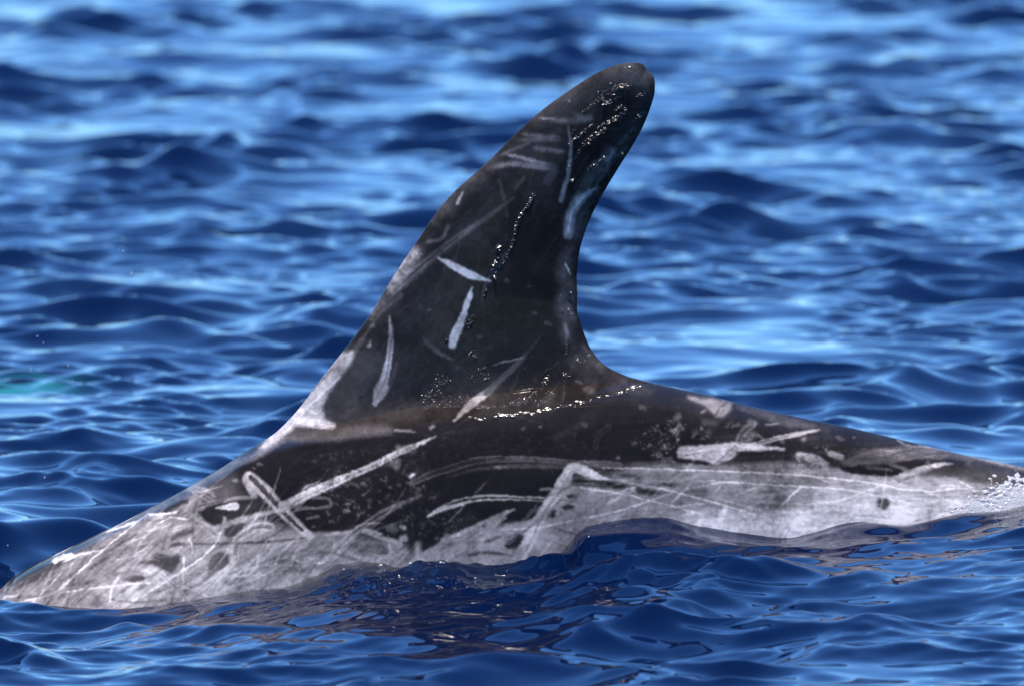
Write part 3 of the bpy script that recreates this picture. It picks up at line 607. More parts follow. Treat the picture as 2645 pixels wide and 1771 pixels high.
for pts, w in [([(390, 270), (430, 335), (475, 225)], 46), ([(200, 430), (215, 475)], 30), ([(430, 620), (480, 575), (500, 665)], 30), ([(540, 770), (610, 740)], 30), ([(560, 800), (630, 830), (570, 860)], 22), ([(400, 800), (490, 870)], 36), ([(0, 1050), (200, 1080), (420, 1065)], 110),
               ([(500, 1135), (700, 1128), (830, 1138)], 18), ([(870, 1090), (960, 1065), (1060, 1040), (1110, 990)], 70), ([(1110, 1085), (1220, 1050), (1290, 970)], 60), ([(1145, 965), (1240, 840)], 40), ([(1380, 790), (1435, 815)], 50), ([(1415, 440), (1415, 610)], 26), ([(1370, 10), (1360, 100), (1385, 190)], 34), ([(1500, 620), (1560, 680), (1650, 660)], 40),
               ([(1595, 545), (1655, 650)], 44), ([(1440, 160), (1495, 225)], 36), ([(1180, 800), (1340, 690)], 30)]: wet(TG, pts, w)
wet(TF, [(2130, 870), (2000, 1000), (1940, 1090)], 110, .8); wet(TF, [(1030, 690), (900, 850), (815, 955)], 22)
GLINT_LINE = [(450, 1230), (540, 1258), (600, 1245), (700, 1230), (780, 1218), (830, 1212), (910, 1207), (970, 1196), (1010, 1190), (1075, 1200), (1145, 1178), (1245, 1158), (1330, 1135), (1450, 1112), (1535, 1082), (1660, 1060), (1740, 1035), (1830, 1017), (1960, 988), (2075, 946), (2135, 930)]
wet(TG, GLINT_LINE, [20, 30, 40, 40, 44, 40, 30, 30, 44, 50], .5, 20); wet(TH, [(1800, 180), (1850, 166), (1910, 176)], 36)
tile(0, 0, 1.0)
WET = P * np.clip(.55 + .6 * vnoise(P.shape, 4, 301) + .35 * vnoise(P.shape, 1.8, 302), 0, 1)
P = P_keep

def chart(v, P=P):
    """look the pigment chart up: a side view of the body tilted like the back it was drawn on"""
    x, y, z = v[:, 0], -np.abs(v[:, 1]), v[:, 2]
    k = DIST / (DIST + y * CA)
    cx = (PW / 2 + FPX / DIST * x * k) * S
    cy = (PH / 2 - FPX / DIST * (y * SA + (z - AIM[2]) * CA) * k) * S
    cx = np.where(cx > CW - 2, 2 * (CW - 2) - cx, np.where(cx < 0, -cx, cx))      # the pattern carries on past the charted part
    cx = np.clip(cx, 0, CW - 1.01); cy = np.clip(cy, 0, CH - 1.01)
    ix, iy = cx.astype(int), cy.astype(int); fx, fy = cx - ix, cy - iy
    return (P[iy, ix] * (1 - fx) + P[iy, ix + 1] * fx) * (1 - fy) + (P[iy + 1, ix] * (1 - fx) + P[iy + 1, ix + 1] * fx) * fy

# ------------------------------------------------------------------ skin material
skin, N, L, bs, out = mat_new('dolphin_skin')
at_ = N.new('ShaderNodeAttribute'); at_.attribute_name = 'pigment'
tc = N.new('ShaderNodeTexCoord')
nz = N.new('ShaderNodeTexNoise'); nz.inputs['Scale'].default_value = 420; nz.inputs['Detail'].default_value = 4
L.new(tc.outputs['Object'], nz.inputs['Vector'])
ma = N.new('ShaderNodeMath'); ma.operation = 'MULTIPLY_ADD'; ma.inputs[1].default_value = 0.16; ma.inputs[2].default_value = -0.08
L.new(nz.outputs['Fac'], ma.inputs[0])
sc_ = N.new('ShaderNodeMath'); sc_.operation = 'MULTIPLY'; L.new(ma.outputs[0], sc_.inputs[0]); L.new(at_.outputs['Fac'], sc_.inputs[1])
ad = N.new('ShaderNodeMath'); ad.operation = 'ADD'; ad.use_clamp = True; L.new(at_.outputs['Fac'], ad.inputs[0]); L.new(sc_.outputs[0], ad.inputs[1])
cr = N.new('ShaderNodeValToRGB')
e = cr.color_ramp.elements
e[0].position, e[0].color = 0.0, (0.0040, 0.0032, 0.0030, 1)
e[1].position, e[1].color = 1.0, (0.64, 0.565, 0.515, 1)
for pos, c in [(0.10, (0.0140, 0.0112, 0.0100, 1)), (0.30, (0.066, 0.057, 0.053, 1)), (0.55, (0.215, 0.188, 0.176, 1)), (0.80, (0.43, 0.385, 0.355, 1))]:
    k = e.new(pos); k.color = c
L.new(ad.outputs[0], cr.inputs['Fac']); L.new(cr.outputs['Color'], bs.inputs['Base Color'])
bs.inputs['Roughness'].default_value = 0.33
bs.inputs['Specular IOR Level'].default_value = 0.0
bs.inputs['Coat Weight'].default_value = 0.30
bs.inputs['Coat Roughness'].default_value = 0.07
bs.inputs['Coat IOR'].default_value = 1.33
nb = N.new('ShaderNodeTexNoise'); nb.inputs['Scale'].default_value = 160; nb.inputs['Detail'].default_value = 3
L.new(tc.outputs['Object'], nb.inputs['Vector'])
bh = N.new('ShaderNodeMath'); bh.operation = 'MULTIPLY_ADD'; bh.inputs[1].default_value = 0.5; L.new(at_.outputs['Fac'], bh.inputs[0]); L.new(nb.outputs['Fac'], bh.inputs[2])
bp = N.new('ShaderNodeBump'); bp.inputs['Strength'].default_value = 0.14; bp.inputs['Distance'].default_value = 0.0008
L.new(bh.outputs[0], bp.inputs['Height']); L.new(bp.outputs['Normal'], bs.inputs['Normal']); 
wa = N.new('ShaderNodeAttribute'); wa.attribute_name = 'wet'
nw = N.new('ShaderNodeTexNoise'); nw.inputs['Scale'].default_value = 230; nw.inputs['Detail'].default_value = 2.5; nw.inputs['Distortion'].default_value = 0.6
L.new(tc.outputs['Object'], nw.inputs['Vector'])
wh = N.new('ShaderNodeMath'); wh.operation = 'MULTIPLY'; L.new(nw.outputs['Fac'], wh.inputs[0]); L.new(wa.outputs['Fac'], wh.inputs[1])
bw = N.new('ShaderNodeBump'); bw.inputs['Strength'].default_value = 1.0; bw.inputs['Distance'].default_value = 0.0120      # beads of water a few millimetres across
L.new(wh.outputs[0], bw.inputs['Height']); L.new(bp.outputs['Normal'], bw.inputs['Normal']); L.new(bw.outputs['Normal'], bs.inputs['Coat Normal'])
wc = N.new('ShaderNodeMath'); wc.operation = 'MULTIPLY_ADD'; wc.use_clamp = True; wc.inputs[1].default_value = 2.0; wc.inputs[2].default_value = 0.24
wr = N.new('ShaderNodeMath'); wr.operation = 'MULTIPLY_ADD'; wr.inputs[1].default_value = 0.20; wr.inputs[2].default_value = 0.07; L.new(wa.outputs['Fac'], wr.inputs[0]); L.new(wr.outputs[0], bs.inputs['Coat Roughness'])
L.new(wa.outputs['Fac'], wc.inputs[0]); L.new(wc.outputs[0], bs.inputs['Coat Weight'])

# ------------------------------------------------------------------ dolphin mesh (body, fin, flippers, flukes: one mesh)
def build_dolphin(dx, nfin, trow, nlow, step):
    core = np.arange(-0.70, 0.70 + dx / 2, dx)
    left = -0.70 - np.cumsum(np.geomspace(dx * 2, 0.03, 40)); left = left[left > -1.355]
    right = 0.70 + np.cumsum(np.geomspace(dx * 2, 0.03, 60)); right = right[right < 1.715]
    xs = np.r_[-1.36, left[::-1], core, right, 1.72]
    i0, i1 = np.argmin(abs(xs - X0)), np.argmin(abs(xs - X1))
    xs[i0], xs[i1] = X0, X1
    nc = len(xs)
    th = np.r_[0, np.linspace(0.02, 1.25, trow), np.linspace(1.25, math.pi, nlow + 1)[1:]]
    nr = len(th)
    Xg = np.repeat(xs[:, None], nr, 1)
    Rg = ridge_z(xs)[:, None]; Bt = (axis_z(xs) - Hof(xs))[:, None]; Hg = (Rg - Bt) / 2
    Zg = Rg - Hg * (1 - np.cos(th))[None]
    Yg = body_Y(Xg.ravel(), Zg.ravel()).reshape(nc, nr)
    Yg[:, -1] = 0
    inside = np.zeros(nc, bool); inside[i0 + 1:i1] = True
    Yg[~inside, 0] = 0
    verts = [np.stack([Xg, -Yg, Zg], -1).reshape(-1, 3)]
    near = np.arange(nc * nr).reshape(nc, nr)
    base = nc * nr
    # fin patch
    nf = i1 - i0 + 1
    tt = np.r_[np.linspace(0, 0.88, nfin), 1 - 0.12 * (1 - np.linspace(0, 1, nfin // 6 + 2)[1:]) ** 1.5]
    nt = len(tt)
    Lp = path_xz(LEAD, n=2000); Rp = path_xz(TRAIL[::-1], n=2000); Tp = path_xz(TIP, n=600)
    Lt = np.stack([np.interp(tt, np.linspace(0, 1, 2000), Lp[:, k]) for k in (0, 1)], 1)
    Rt = np.stack([np.interp(tt, np.linspace(0, 1, 2000), Rp[:, k]) for k in (0, 1)], 1)
    s = (xs[i0:i1 + 1] - X0) / (X1 - X0)
    Ts = np.stack([np.interp(s, np.linspace(0, 1, 600), Tp[:, k]) for k in (0, 1)], 1)
    Bs = np.stack([xs[i0:i1 + 1], ridge_z(xs[i0:i1 + 1])], 1)
    S_, T_ = s[:, None, None], tt[None, :, None]
    G = (1 - S_) * Lt[None] + S_ * Rt[None] + (1 - T_) * (Bs[:, None] - (1 - S_) * Lt[0] - S_ * Rt[0]) + T_ * (Ts[:, None] - (1 - S_) * Lt[-1] - S_ * Rt[-1])
    FY = fin_T(np.repeat(s[:, None], nt, 1), np.repeat(tt[None], nf, 0))
    FY[0] = FY[-1] = 0; FY[:, -1] = 0
    fv = np.stack([G[..., 0], -FY, G[..., 1]], -1)
    finid = np.empty((nf, nt), int)
    finid[:, 0] = near[i0:i1 + 1, 0]
    finid[:, 1:] = base + np.arange(nf * (nt - 1)).reshape(nf, nt - 1)
    verts.append(fv[:, 1:].reshape(-1, 3)); base += nf * (nt - 1)
    q = lambda a: np.stack([a[:-1, :-1], a[:-1, 1:], a[1:, 1:], a[1:, :-1]], -1).reshape(-1, 4)
    faces = [q(near), q(finid)[:, ::-1]]
    faces[0] = faces[0]
    # far side, coarser, sharing the outline
    V = np.vstack(verts)
    ngons = []
    ci = sorted(set(list(range(0, nc, step)) + [0, i0, i1, nc - 1])); rj = sorted(set(list(range(0, nr, step)) + [0, nr - 1]))
    far = {}
    extra = []
    def far_body(i, j):
        if j == nr - 1 or (j == 0 and not inside[i]): return int(near[i, j])
        if ('b', i, j) not in far:
            far[('b', i, j)] = base + len(extra); p = V[near[i, j]]; extra.append((p[0], -p[1], p[2]))
        return far[('b', i, j)]
    def far_fin(a, j):
        if a == 0 or a == nf - 1 or j == nt - 1: return int(finid[a, j])
        if j == 0: return far_body(i0 + a, 0)
        if ('f', a, j) not in far:
            far[('f', a, j)] = base + len(extra); p = V[finid[a, j]]; extra.append((p[0], -p[1], p[2]))
        return far[('f', a, j)]
    for a, b in zip(ci[:-1], ci[1:]):
        for c, d in zip(rj[:-1], rj[1:]):
            g = [far_body(a, c)]
            if c == 0 and not (i0 <= a and b <= i1): g += [int(near[k, 0]) for k in range(a + 1, b)]
            g += [far_body(b, c), far_body(b, d)]
            if d == nr - 1: g += [int(near[k, d]) for k in range(b - 1, a, -1)]
            g += [far_body(a, d)]
            ngons.append(g)
    fi = [k - i0 for k in ci if i0 <= k <= i1]; fj = sorted(set(list(range(0, nt, step)) + [0, nt - 1]))
    for a, b in zip(fi[:-1], fi[1:]):
        for c, d in zip(fj[:-1], fj[1:]):
            g = [far_fin(a, c)]
            if a == 0: g += [int(finid[0, k]) for k in range(c + 1, d)]
            g += [far_fin(a, d)]
            if d == nt - 1: g += [int(finid[k, d]) for k in range(a + 1, b)]
            g += [far_fin(b, d)]
            if b == nf - 1: g += [int(finid[b, k]) for k in range(d - 1, c, -1)]
            g += [far_fin(b, c)]
            ngons.append(g)
    verts.append(np.array(extra)); base += len(extra)
    # flukes and flippers
    def blade(outline, thick, frame):
        nonlocal base
        o = smooth_path(np.array(outline, float), n=60)
        c = o.mean(0)
        rings = []
        for k, (f, h) in enumerate([(1, 0), (.8, .6), (.5, .9), (.2, 1)]):
            p = c + (o - c) * f
            for sgn in ((1, -1) if k else (1,)):
                rings.append((k, sgn, np.stack([p[:, 0], p[:, 1], np.full(60, sgn * h * thick)], 1)))
        ids = {}
        for k, sgn, p in rings:
            ids[(k, sgn)] = base + np.arange(60); verts.append(p @ frame[0].T + frame[1]); base += 60
        ids[(0, -1)] = ids[(0, 1)]
        for sgn in (1, -1):
            for k in range(3):
                A, B = ids[(k, sgn)], ids[(k + 1, sgn)]
                for m in range(59):
                    f = [A[m], A[m + 1], B[m + 1], B[m]]
                    ngons.append(f if sgn > 0 else f[::-1])
            ngons.append(list(ids[(3, sgn)][::sgn]))
    tz = -0.255
    rot = Matrix.Rotation(math.radians(22), 3, 'Y')
    blade([(-.10, 0), (-.04, .10), (.06, .24), (.17, .38), (.24, .44), (.22, .36), (.16, .20), (.12, .06), (.09, 0), (.12, -.06), (.16, -.20), (.22, -.36), (.24, -.44), (.17, -.38), (.06, -.24), (-.04, -.10), (-.10, 0)],
          0.016, (np.array(rot), np.array([1.66, 0, tz])))
    for sgn in (1, -1):
        r2 = Matrix.Rotation(math.radians(sgn * 38), 3, 'X') @ Matrix.Rotation(math.radians(28), 3, 'Y')
        fr = np.array(r2)
        blade([(-.07, 0), (-.05, sgn * -.12), (.02, sgn * -.28), (.12, sgn * -.44), (.18, sgn * -.50), (.17, sgn * -.40), (.11, sgn * -.22), (.08, sgn * -.08), (.07, 0), (-.07, 0)], 0.018, (fr, np.array([-0.95, -sgn * 0.17, -0.50])))
    V = np.vstack(verts)
    me = new_mesh('dolphin', V, np.vstack(faces), ngons)
    set_attr(me, 'pigment', chart(V))
    set_attr(me, 'wet', chart(V, WET))
    return me

me = build_dolphin(0.00138, 335, 205, 16, 3)
dolphin = link('dolphin', me, skin)
dolphin['label'] = 'dark scarred dolphin with tall curved dorsal fin and pale scratched flank breaking the surface'
dolphin['category'] = 'dolphin'
dolphin['group'] = 'dolphins'

# ------------------------------------------------------------------ sea
WATER = [(-60, 1560), (0, 1563), (74, 1564), (197, 1570), (295, 1579), (393, 1570), (492, 1553), (590, 1536), (688, 1521), (762, 1509), (811, 1492), (860, 1463), (910, 1452), (954, 1449),
         (1033, 1466), (1146, 1462), (1244, 1464), (1328, 1466), (1392, 1458), (1441, 1441), (1470, 1413), (1490, 1386), (1515, 1373), (1588, 1366), (1662, 1361), (1731, 1359), (1760, 1366),
         (1810, 1383), (1897, 1399), (1995, 1410), (2054, 1414), (2108, 1408), (2167, 1396), (2231, 1386), (2290, 1382), (2339, 1384), (2413, 1379), (2520, 1362), (2645, 1335), (2720, 1320)]
yl_ = np.full(len(WATER), -0.17)
for _ in range(8):
    wlx, wlz = at([p[0] for p in WATER], [p[1] for p in WATER], yl_)
    yl_ = -body_Y(wlx, wlz) - 0.014 - 0.05 * sstep(0.25, 0.36, wlx) - 0.06 * sstep(0.05, 0.10, wlx)

COMP_Y = 2.16
dx = 0.0042
cx = np.arange(-0.97, 0.97, dx)
gx = 0.97 + np.cumsum(np.r_[np.geomspace(dx * 1.3, 0.02, 100), np.geomspace(0.022, 0.06, 24), np.geomspace(0.06, 1200, 50)])
xs = np.r_[-gx[::-1], cx, gx]
y_near = np.arange(-1.25, -0.05, 0.0048)
g = []
y = -0.05
while y < 12.5:
    g.append(y); y += 0.0066 + 0.0026 * max(0, y)
y_mid = np.array(g)
y_front = (-1.25 - np.cumsum(np.r_[np.geomspace(0.006, 0.022, 70), np.geomspace(0.024, 0.09, 30), np.geomspace(0.1, 600, 30)]))[::-1]
y_back = y + np.cumsum(np.r_[np.geomspace(0.02, 0.2, 50), np.geomspace(0.25, 1500, 45)])
ys = np.r_[y_front, y_near, y_mid, y_back]
GX, GY = np.meshgrid(xs, ys)           # rows along y
cellx = np.gradient(xs)[None]; celly = np.gradient(ys)[:, None]

Zw = np.zeros(GX.shape, np.float32); DX = np.zeros_like(Zw); DY = np.zeros_like(Zw)
r = np.random.default_rng(21)
NW = 150
lam = np.geomspace(0.03, 3.2, NW) * r.uniform(.93, 1.07, NW)
X32, Y32 = GX.astype(np.float32), GY.astype(np.float32)
def groups(seed, l0, l1, lo, hi):
    rg = np.random.default_rng(seed); e_ = np.zeros_like(X32)
    for _ in range(9):
        l_ = math.exp(rg.uniform(math.log(l0), math.log(l1))); d_ = rg.uniform(0, 6.283)
        e_ += np.sin((6.283 / l_) * (math.cos(d_) * X32 + math.sin(d_) * Y32) + rg.uniform(0, 6.283))
    return (lo + (hi - lo) * sstep(-1.6, 1.9, e_ / 2.1)).astype(np.float32)
ENV1, ENV2 = groups(5, 0.5, 1.8, 0.22, 1.95), groups(6, 0.3, 1.0, 0.15, 1.9)
for l in lam:
    k = 2 * math.pi / l
    # slope spectrum: strongest for ripples of a hand's to an arm's length
    sl = 0.0270 * math.exp(-0.5 * (math.log(l / 0.19) / 0.8) ** 2) + 0.0120 * math.exp(-0.5 * (math.log(l / 0.065) / 0.5) ** 2)
    a = sl / k * r.uniform(.6, 1.4) * math.sqrt(2)
    d = r.normal(math.radians(-97), math.radians(42))
    kx, ky = k * math.cos(d), k * math.sin(d)
    ph = r.uniform(0, 6.283)
    damp_x = np.clip((l / 2.7 - cellx) / (l / 7), 0, 1).astype(np.float32); damp_y = np.clip((l / 2.7 - celly) / (l / 7), 0, 1).astype(np.float32)
    ii = np.where(damp_x[0] > 0)[0]; jj = np.where(damp_y[:, 0] > 0)[0]
    i0, i1, j0, j1 = ii[0], ii[-1] + 1, jj[0], jj[-1] + 1
    th = kx * X32[j0:j1, i0:i1] + ky * Y32[j0:j1, i0:i1] + ph
    am = a * damp_x[:, i0:i1] * damp_y[j0:j1]
    if l < 0.6: am = am * (ENV1 if l > 0.11 else ENV2)[j0:j1, i0:i1]
    Zw[j0:j1, i0:i1] += am * np.sin(th)
    c = am * np.cos(th) * 0.75
    DX[j0:j1, i0:i1] += c * math.cos(d); DY[j0:j1, i0:i1] += c * math.sin(d)
# calmer, shaped water hugging the body: level line along the flank, slick in front, churn where it is shed
inx = sstep(-1.6, -0.80, GX) * (1 - sstep(0.66, 1.4, GX))
zl = np.interp(GX, wlx, wlz); YLg = np.interp(GX, wlx, yl_)
_wxs = np.linspace(-0.8, 0.8, 400); _kk = np.hanning(141); _kk /= _kk.sum()
_wb = np.convolve(np.pad(np.interp(_wxs, wlx, wlz), 70, mode='edge'), _kk, 'valid')
zb = np.interp(GX, _wxs, _wb)                          # slow swell along the flank, and on top of it the bulges shed by the body
front = np.clip(YLg - GY, 0, None); back = np.clip(GY - 0.20, 0, None)
foot = np.exp(-(front / 0.035) ** 2 - (back / 0.06) ** 2)
mb = np.exp(-(front / 0.85) ** 2 - (back / 0.35) ** 2) * inx
mh = np.exp(-(front / 0.085) ** 1.0 - (back / 0.12) ** 2) * inx
hump = sstep(1440, 1520, PW / 2 + GX * 2080) * (1 - sstep(1780, 1960, PW / 2 + GX * 2080)) * np.exp(-(front / 0.20) ** 2 - (back / 0.08) ** 2)
calm = np.clip(0.93 * foot + 0.72 * hump + 0.15 * np.exp(-(front / 0.2) ** 2 - (back / 0.2) ** 2), 0, 0.95) * inx
SEA = 0.026
Zw *= 1 - 0.6 * np.exp(-((GX - 0.42) / 0.22) ** 2 - ((GY - 2.25) / 0.40) ** 2)
Zw *= 1 - 0.22 * sstep(-0.15, -0.45, GY)      # waves flattened towards the camera so the foreground reflects brighter
Zw = Zw * (1 - calm) + SEA + (zb - SEA) * mb + (zl - zb) * mh
DX *= (1 - calm); DY *= (1 - calm)
Zw -= 0.036 * sstep(1440, 1520, PW / 2 + GX * 2080) * (1 - sstep(1800, 1960, PW / 2 + GX * 2080)) * np.exp(-((front - 0.13) / 0.075) ** 2) * (GY < 0)
def wavelets(x0, x1, y0, y1, slope, lmin, lmax, n, seed, d0=-97, dsp=45):
    """extra chop in a patch of water"""
    rr_ = np.random.default_rng(seed)
    msk = np.exp(-(np.clip(np.maximum(x0 - GX, GX - x1), 0, None) / .12) ** 2 - (np.clip(np.maximum(y0 - GY, GY - y1), 0, None) / .10) ** 2)
    jj = np.where(msk.max(1) > .01)[0]; ii = np.where(msk.max(0) > .01)[0]
    sl_ = (slice(jj[0], jj[-1] + 1), slice(ii[0], ii[-1] + 1))
    for _ in range(n):
        l = math.exp(rr_.uniform(math.log(lmin), math.log(lmax))); k = 6.283 / l; d = math.radians(rr_.normal(d0, dsp)); ph = rr_.uniform(0, 6.283)
        t = k * (math.cos(d) * GX[sl_] + math.sin(d) * GY[sl_]) + ph; a = slope * math.sqrt(2 / n) / k * msk[sl_]
        Zw[sl_] += a * np.sin(t); DX[sl_] += .7 * a * np.cos(t) * math.cos(d); DY[sl_] += .7 * a * np.cos(t) * math.sin(d)
wavelets(0.22, 0.75, -0.95, -0.12, 0.11, 0.09, 0.30, 26, 31)
wavelets(-0.75, 0.75, -1.1, -0.15, 0.055, 0.024, 0.075, 40, 34, -97, 60)
wavelets(-0.75, -0.32, -0.95, -0.30, 0.09, 0.07, 0.26, 22, 32)
wavelets(-0.30, 0.30, -1.1, -0.55, 0.08, 0.07, 0.30, 22, 33)
def churn(x0, x1, y0, y1, amp, lmin, lmax, n, seed):
    global Zw
    rr_ = np.random.default_rng(seed)
    msk = (np.exp(-np.clip(np.maximum(x0 - GX, GX - x1), 0, None) ** 2 / .05 ** 2) * np.exp(-np.clip(np.maximum(y0 - GY, GY - y1), 0, None) ** 2 / .06 ** 2))
    jj = np.where(msk.max(1) > .01)[0]; ii = np.where(msk.max(0) > .01)[0]
    sl_ = (slice(jj[0], jj[-1] + 1), slice(ii[0], ii[-1] + 1))
    acc = np.zeros(GX[sl_].shape)
    for _ in range(n):
        l = math.exp(rr_.uniform(math.log(lmin), math.log(lmax))); k = 6.283 / l; d = rr_.uniform(0, 6.283)
        acc += (l / lmax) * np.sin(k * (math.cos(d) * GX[sl_] + math.sin(d) * GY[sl_]) + rr_.uniform(0, 6.283))
    acc /= math.sqrt(n)
    Zw[sl_] += amp * msk[sl_] * (np.abs(acc) * 1.2 - 0.7)
churn(-0.26, 0.0, -0.40, -0.17, 0.0032, 0.014, 0.06, 34, 5)
churn(0.02, 0.25, -0.62, -0.42, 0.0030, 0.02, 0.10, 24, 6)
vx = GX + DX; vy = GY + DY
# thickness of water lying over the body, as it would be felt with a stick: drives how murky it looks
e = np.sqrt((vy / np.maximum(Wof(GX), .02)) ** 2 + ((Zw - axis_z(GX)) / np.maximum(Hof(GX), .02)) ** 2)
dep = np.clip((e - 1) * Wof(GX), 0, 9)
dep = np.where((GX > -1.36) & (GX < 1.72), dep, 9)
murk = 0.003 + 0.034 * np.exp(-((GX + 0.17) / 0.20) ** 4) + 0.02 * sstep(0.50, 0.62, GX)
colm = 1 - np.exp(-dep / murk)
nx, ny = len(xs), len(ys)
V = np.stack([vx, vy, Zw], -1).reshape(-1, 3)
idx = np.arange(nx * ny).reshape(ny, nx)
F = np.stack([idx[:-1, :-1], idx[:-1, 1:], idx[1:, 1:], idx[1:, :-1]], -1).reshape(-1, 4)
wm = new_mesh('sea', V, F)
cgx, cgy = (GX + 0.69) / 0.055, (GY - COMP_Y) / 0.15
near_c = np.exp(-np.where(GX < -0.69, 0, cgx) ** 2 - cgy ** 2) * sstep(-4.2, -3.6, GX)
colm = np.minimum(colm, 1 - 1.0 * near_c)
set_attr(wm, 'column', colm.ravel())
set_attr(wm, 'depth', (np.where(near_c > 0.02, 0.55, np.clip(dep, 0, 0.6))).ravel())

water, N, L, bs, out = mat_new('sea_water')
N.remove(bs)
fr = N.new('ShaderNodeFresnel'); fr.inputs['IOR'].default_value = 1.333
gl = N.new('ShaderNodeBsdfGlossy'); gl.inputs['Roughness'].default_value = 0.045
rf = N.new('ShaderNodeBsdfRefraction'); rf.inputs['IOR'].default_value = 1.333; rf.inputs['Roughness'].default_value = 0.02; rf.inputs['Color'].default_value = (0.60, 0.80, 0.82, 1)
df = N.new('ShaderNodeBsdfDiffuse'); df.inputs['Color'].default_value = (0.0003, 0.0042, 0.022, 1)
ca = N.new('ShaderNodeAttribute'); ca.attribute_name = 'column'
m1 = N.new('ShaderNodeMixShader'); m2 = N.new('ShaderNodeMixShader')
tp = N.new('ShaderNodeBsdfTransparent'); tp.inputs['Color'].default_value = (0.66, 0.80, 0.80, 1); m0 = N.new('ShaderNodeMixShader'); m0.inputs[0].default_value = 0.5
L.new(rf.outputs[0], m0.inputs[1]); L.new(tp.outputs[0], m0.inputs[2])
da = N.new('ShaderNodeAttribute'); da.attribute_name = 'depth'       # red goes first with depth
cc = N.new('ShaderNodeCombineXYZ')
for ch, kk in enumerate((4.0, 0.35, 0.10)):
    p1 = N.new('ShaderNodeMath'); p1.operation = 'MULTIPLY'; p1.inputs[1].default_value = -kk; L.new(da.outputs['Fac'], p1.inputs[0])
    p2 = N.new('ShaderNodeMath'); p2.operation = 'EXPONENT'; L.new(p1.outputs[0], p2.inputs[0]); L.new(p2.outputs[0], cc.inputs[ch])
L.new(cc.outputs[0], rf.inputs['Color']); L.new(cc.outputs[0], tp.inputs['Color'])
L.new(ca.outputs['Fac'], m1.inputs[0]); L.new(m0.outputs[0], m1.inputs[1]); L.new(df.outputs[0], m1.inputs[2])
L.new(fr.outputs[0], m2.inputs[0]); L.new(m1.outputs[0], m2.inputs[1]); L.new(gl.outputs[0], m2.inputs[2]); L.new(m2.outputs[0], out.inputs['Surface'])
sea = link('sea', wm, water)
sea['kind'] = 'structure'
sea['label'] = 'rippled deep blue sea'

# ------------------------------------------------------------------ water on the skin: droplets, splash, bubbles, spray
bpy.context.view_layer.update()
def hit(px, py):
    u, v = (px - PW / 2) / FPX, (PH / 2 - py) / FPX
    d = Vector((u, CA + v * SA, -SA + v * CA)).normalized()
    ok, loc, n, _ = dolphin.ray_cast(Vector(CAM), d)
    return (np.array(loc), np.array(n)) if ok else None

def ball(seg, ring, half=False):
    """unit sphere or dome: verts, faces"""
    v, f = [], []
    hi = 0.5 if half else 1.0
    v.append((0, 0, 1))
    for i in range(1, ring + 1):
        a = math.pi * hi * i / ring if half else math.pi * i / (ring + 1)
        for j in range(seg):
            b = 2 * math.pi * j / seg
            v.append((math.sin(a) * math.cos(b), math.sin(a) * math.sin(b), math.cos(a)))
    for j in range(seg): f.append((0, 1 + j, 1 + (j + 1) % seg))
    for i in range(ring - 1):
        for j in range(seg):
            a, b = 1 + i * seg + j, 1 + i * seg + (j + 1) % seg
            f.append((a, a + seg, b + seg, b))
    if not half:
        v.append((0, 0, -1)); n = len(v) - 1; o = 1 + (ring - 1) * seg
        for j in range(seg): f.append((o + j, n, o + (j + 1) % seg))
    return np.array(v), f

class Blobs:
    def __init__(self): self.v, self.f, self.n = [], [], 0
    def add(self, shape, loc, nrm, size, r, spin=0.0):
        n = np.asarray(nrm, float); n /= np.linalg.norm(n)
        up = np.array([0, 0, 1.0]); t = up - n * (up @ n)
        if np.linalg.norm(t) < 1e-3: t = np.array([1.0, 0, 0])
        t /= np.linalg.norm(t); b = np.cross(n, t)
        t, b = t * math.cos(spin) - b * math.sin(spin), b * math.cos(spin) + t * math.sin(spin)
        v, f = shape
        w = v * (1 + r.normal(0, 0.10, (len(v), 1)))
        w = np.asarray(loc) + (w[:, :1] * size[0]) * b + (w[:, 1:2] * size[1]) * t + (w[:, 2:] * size[2]) * n
        self.v.append(w); self.f += [tuple(k + self.n for k in q) for q in f]; self.n += len(w)
    def build(self, name, mat, parent=None):
        me = new_mesh(name, np.vstack(self.v), None, self.f)
        return link(name, me, mat, parent)

drop_mat, N, L, bs, out = mat_new('clear_water')
bs.inputs['Base Color'].default_value = (0.030, 0.027, 0.026, 1); bs.inputs['Transmission Weight'].default_value = 0.0
bs.inputs['IOR'].default_value = 1.33; bs.inputs['Roughness'].default_value = 0.22

dome, sphere = ball(7, 3, True), ball(8, 5)
r = np.random.default_rng(3)
D = Blobs()
def trail(t0, pts, n, spread, rmin=1.8, rmax=5.0):
    n = max(1, int(n * 0.55))
    """droplets strung along a path; sizes in photo pixels of the side chart"""
    ox, oy, k = t0
    p = smooth_path(np.array(pts, float), n=200)
    for _ in range(n):
        q = p[r.integers(200)] + r.normal(0, spread, 2)
        h = hit(ox + q[0] / k, oy + q[1] / k)
        if h is None: continue
        a = r.uniform(rmin, rmax) / 2050 * (0.35 + 0.9 * r.uniform(0, 1) ** 2.5)
        if r.random() < 0.8:
            nn = HALF + r.normal(0, 0.13, 3)
            D.add(dome, h[0] + h[1] * a * .05, nn, (a * r.uniform(.4, 1.0), a * r.uniform(.5, 2.2), a * r.uniform(.06, .2)), r, r.normal(.5, .6))  # flattened and tilted so its facet throws a sun glint
        else:
            D.add(dome, h[0] - h[1] * a * .1, h[1], (a * r.uniform(.4, .8), a * r.uniform(.6, 1.2), a * r.uniform(.3, .5)), r)
VIEW = Vector(CAM).normalized(); HALF = np.array((VIEW + SUN).normalized())      # slope at which a wet facet mirrors the sun to a watcher on the boat
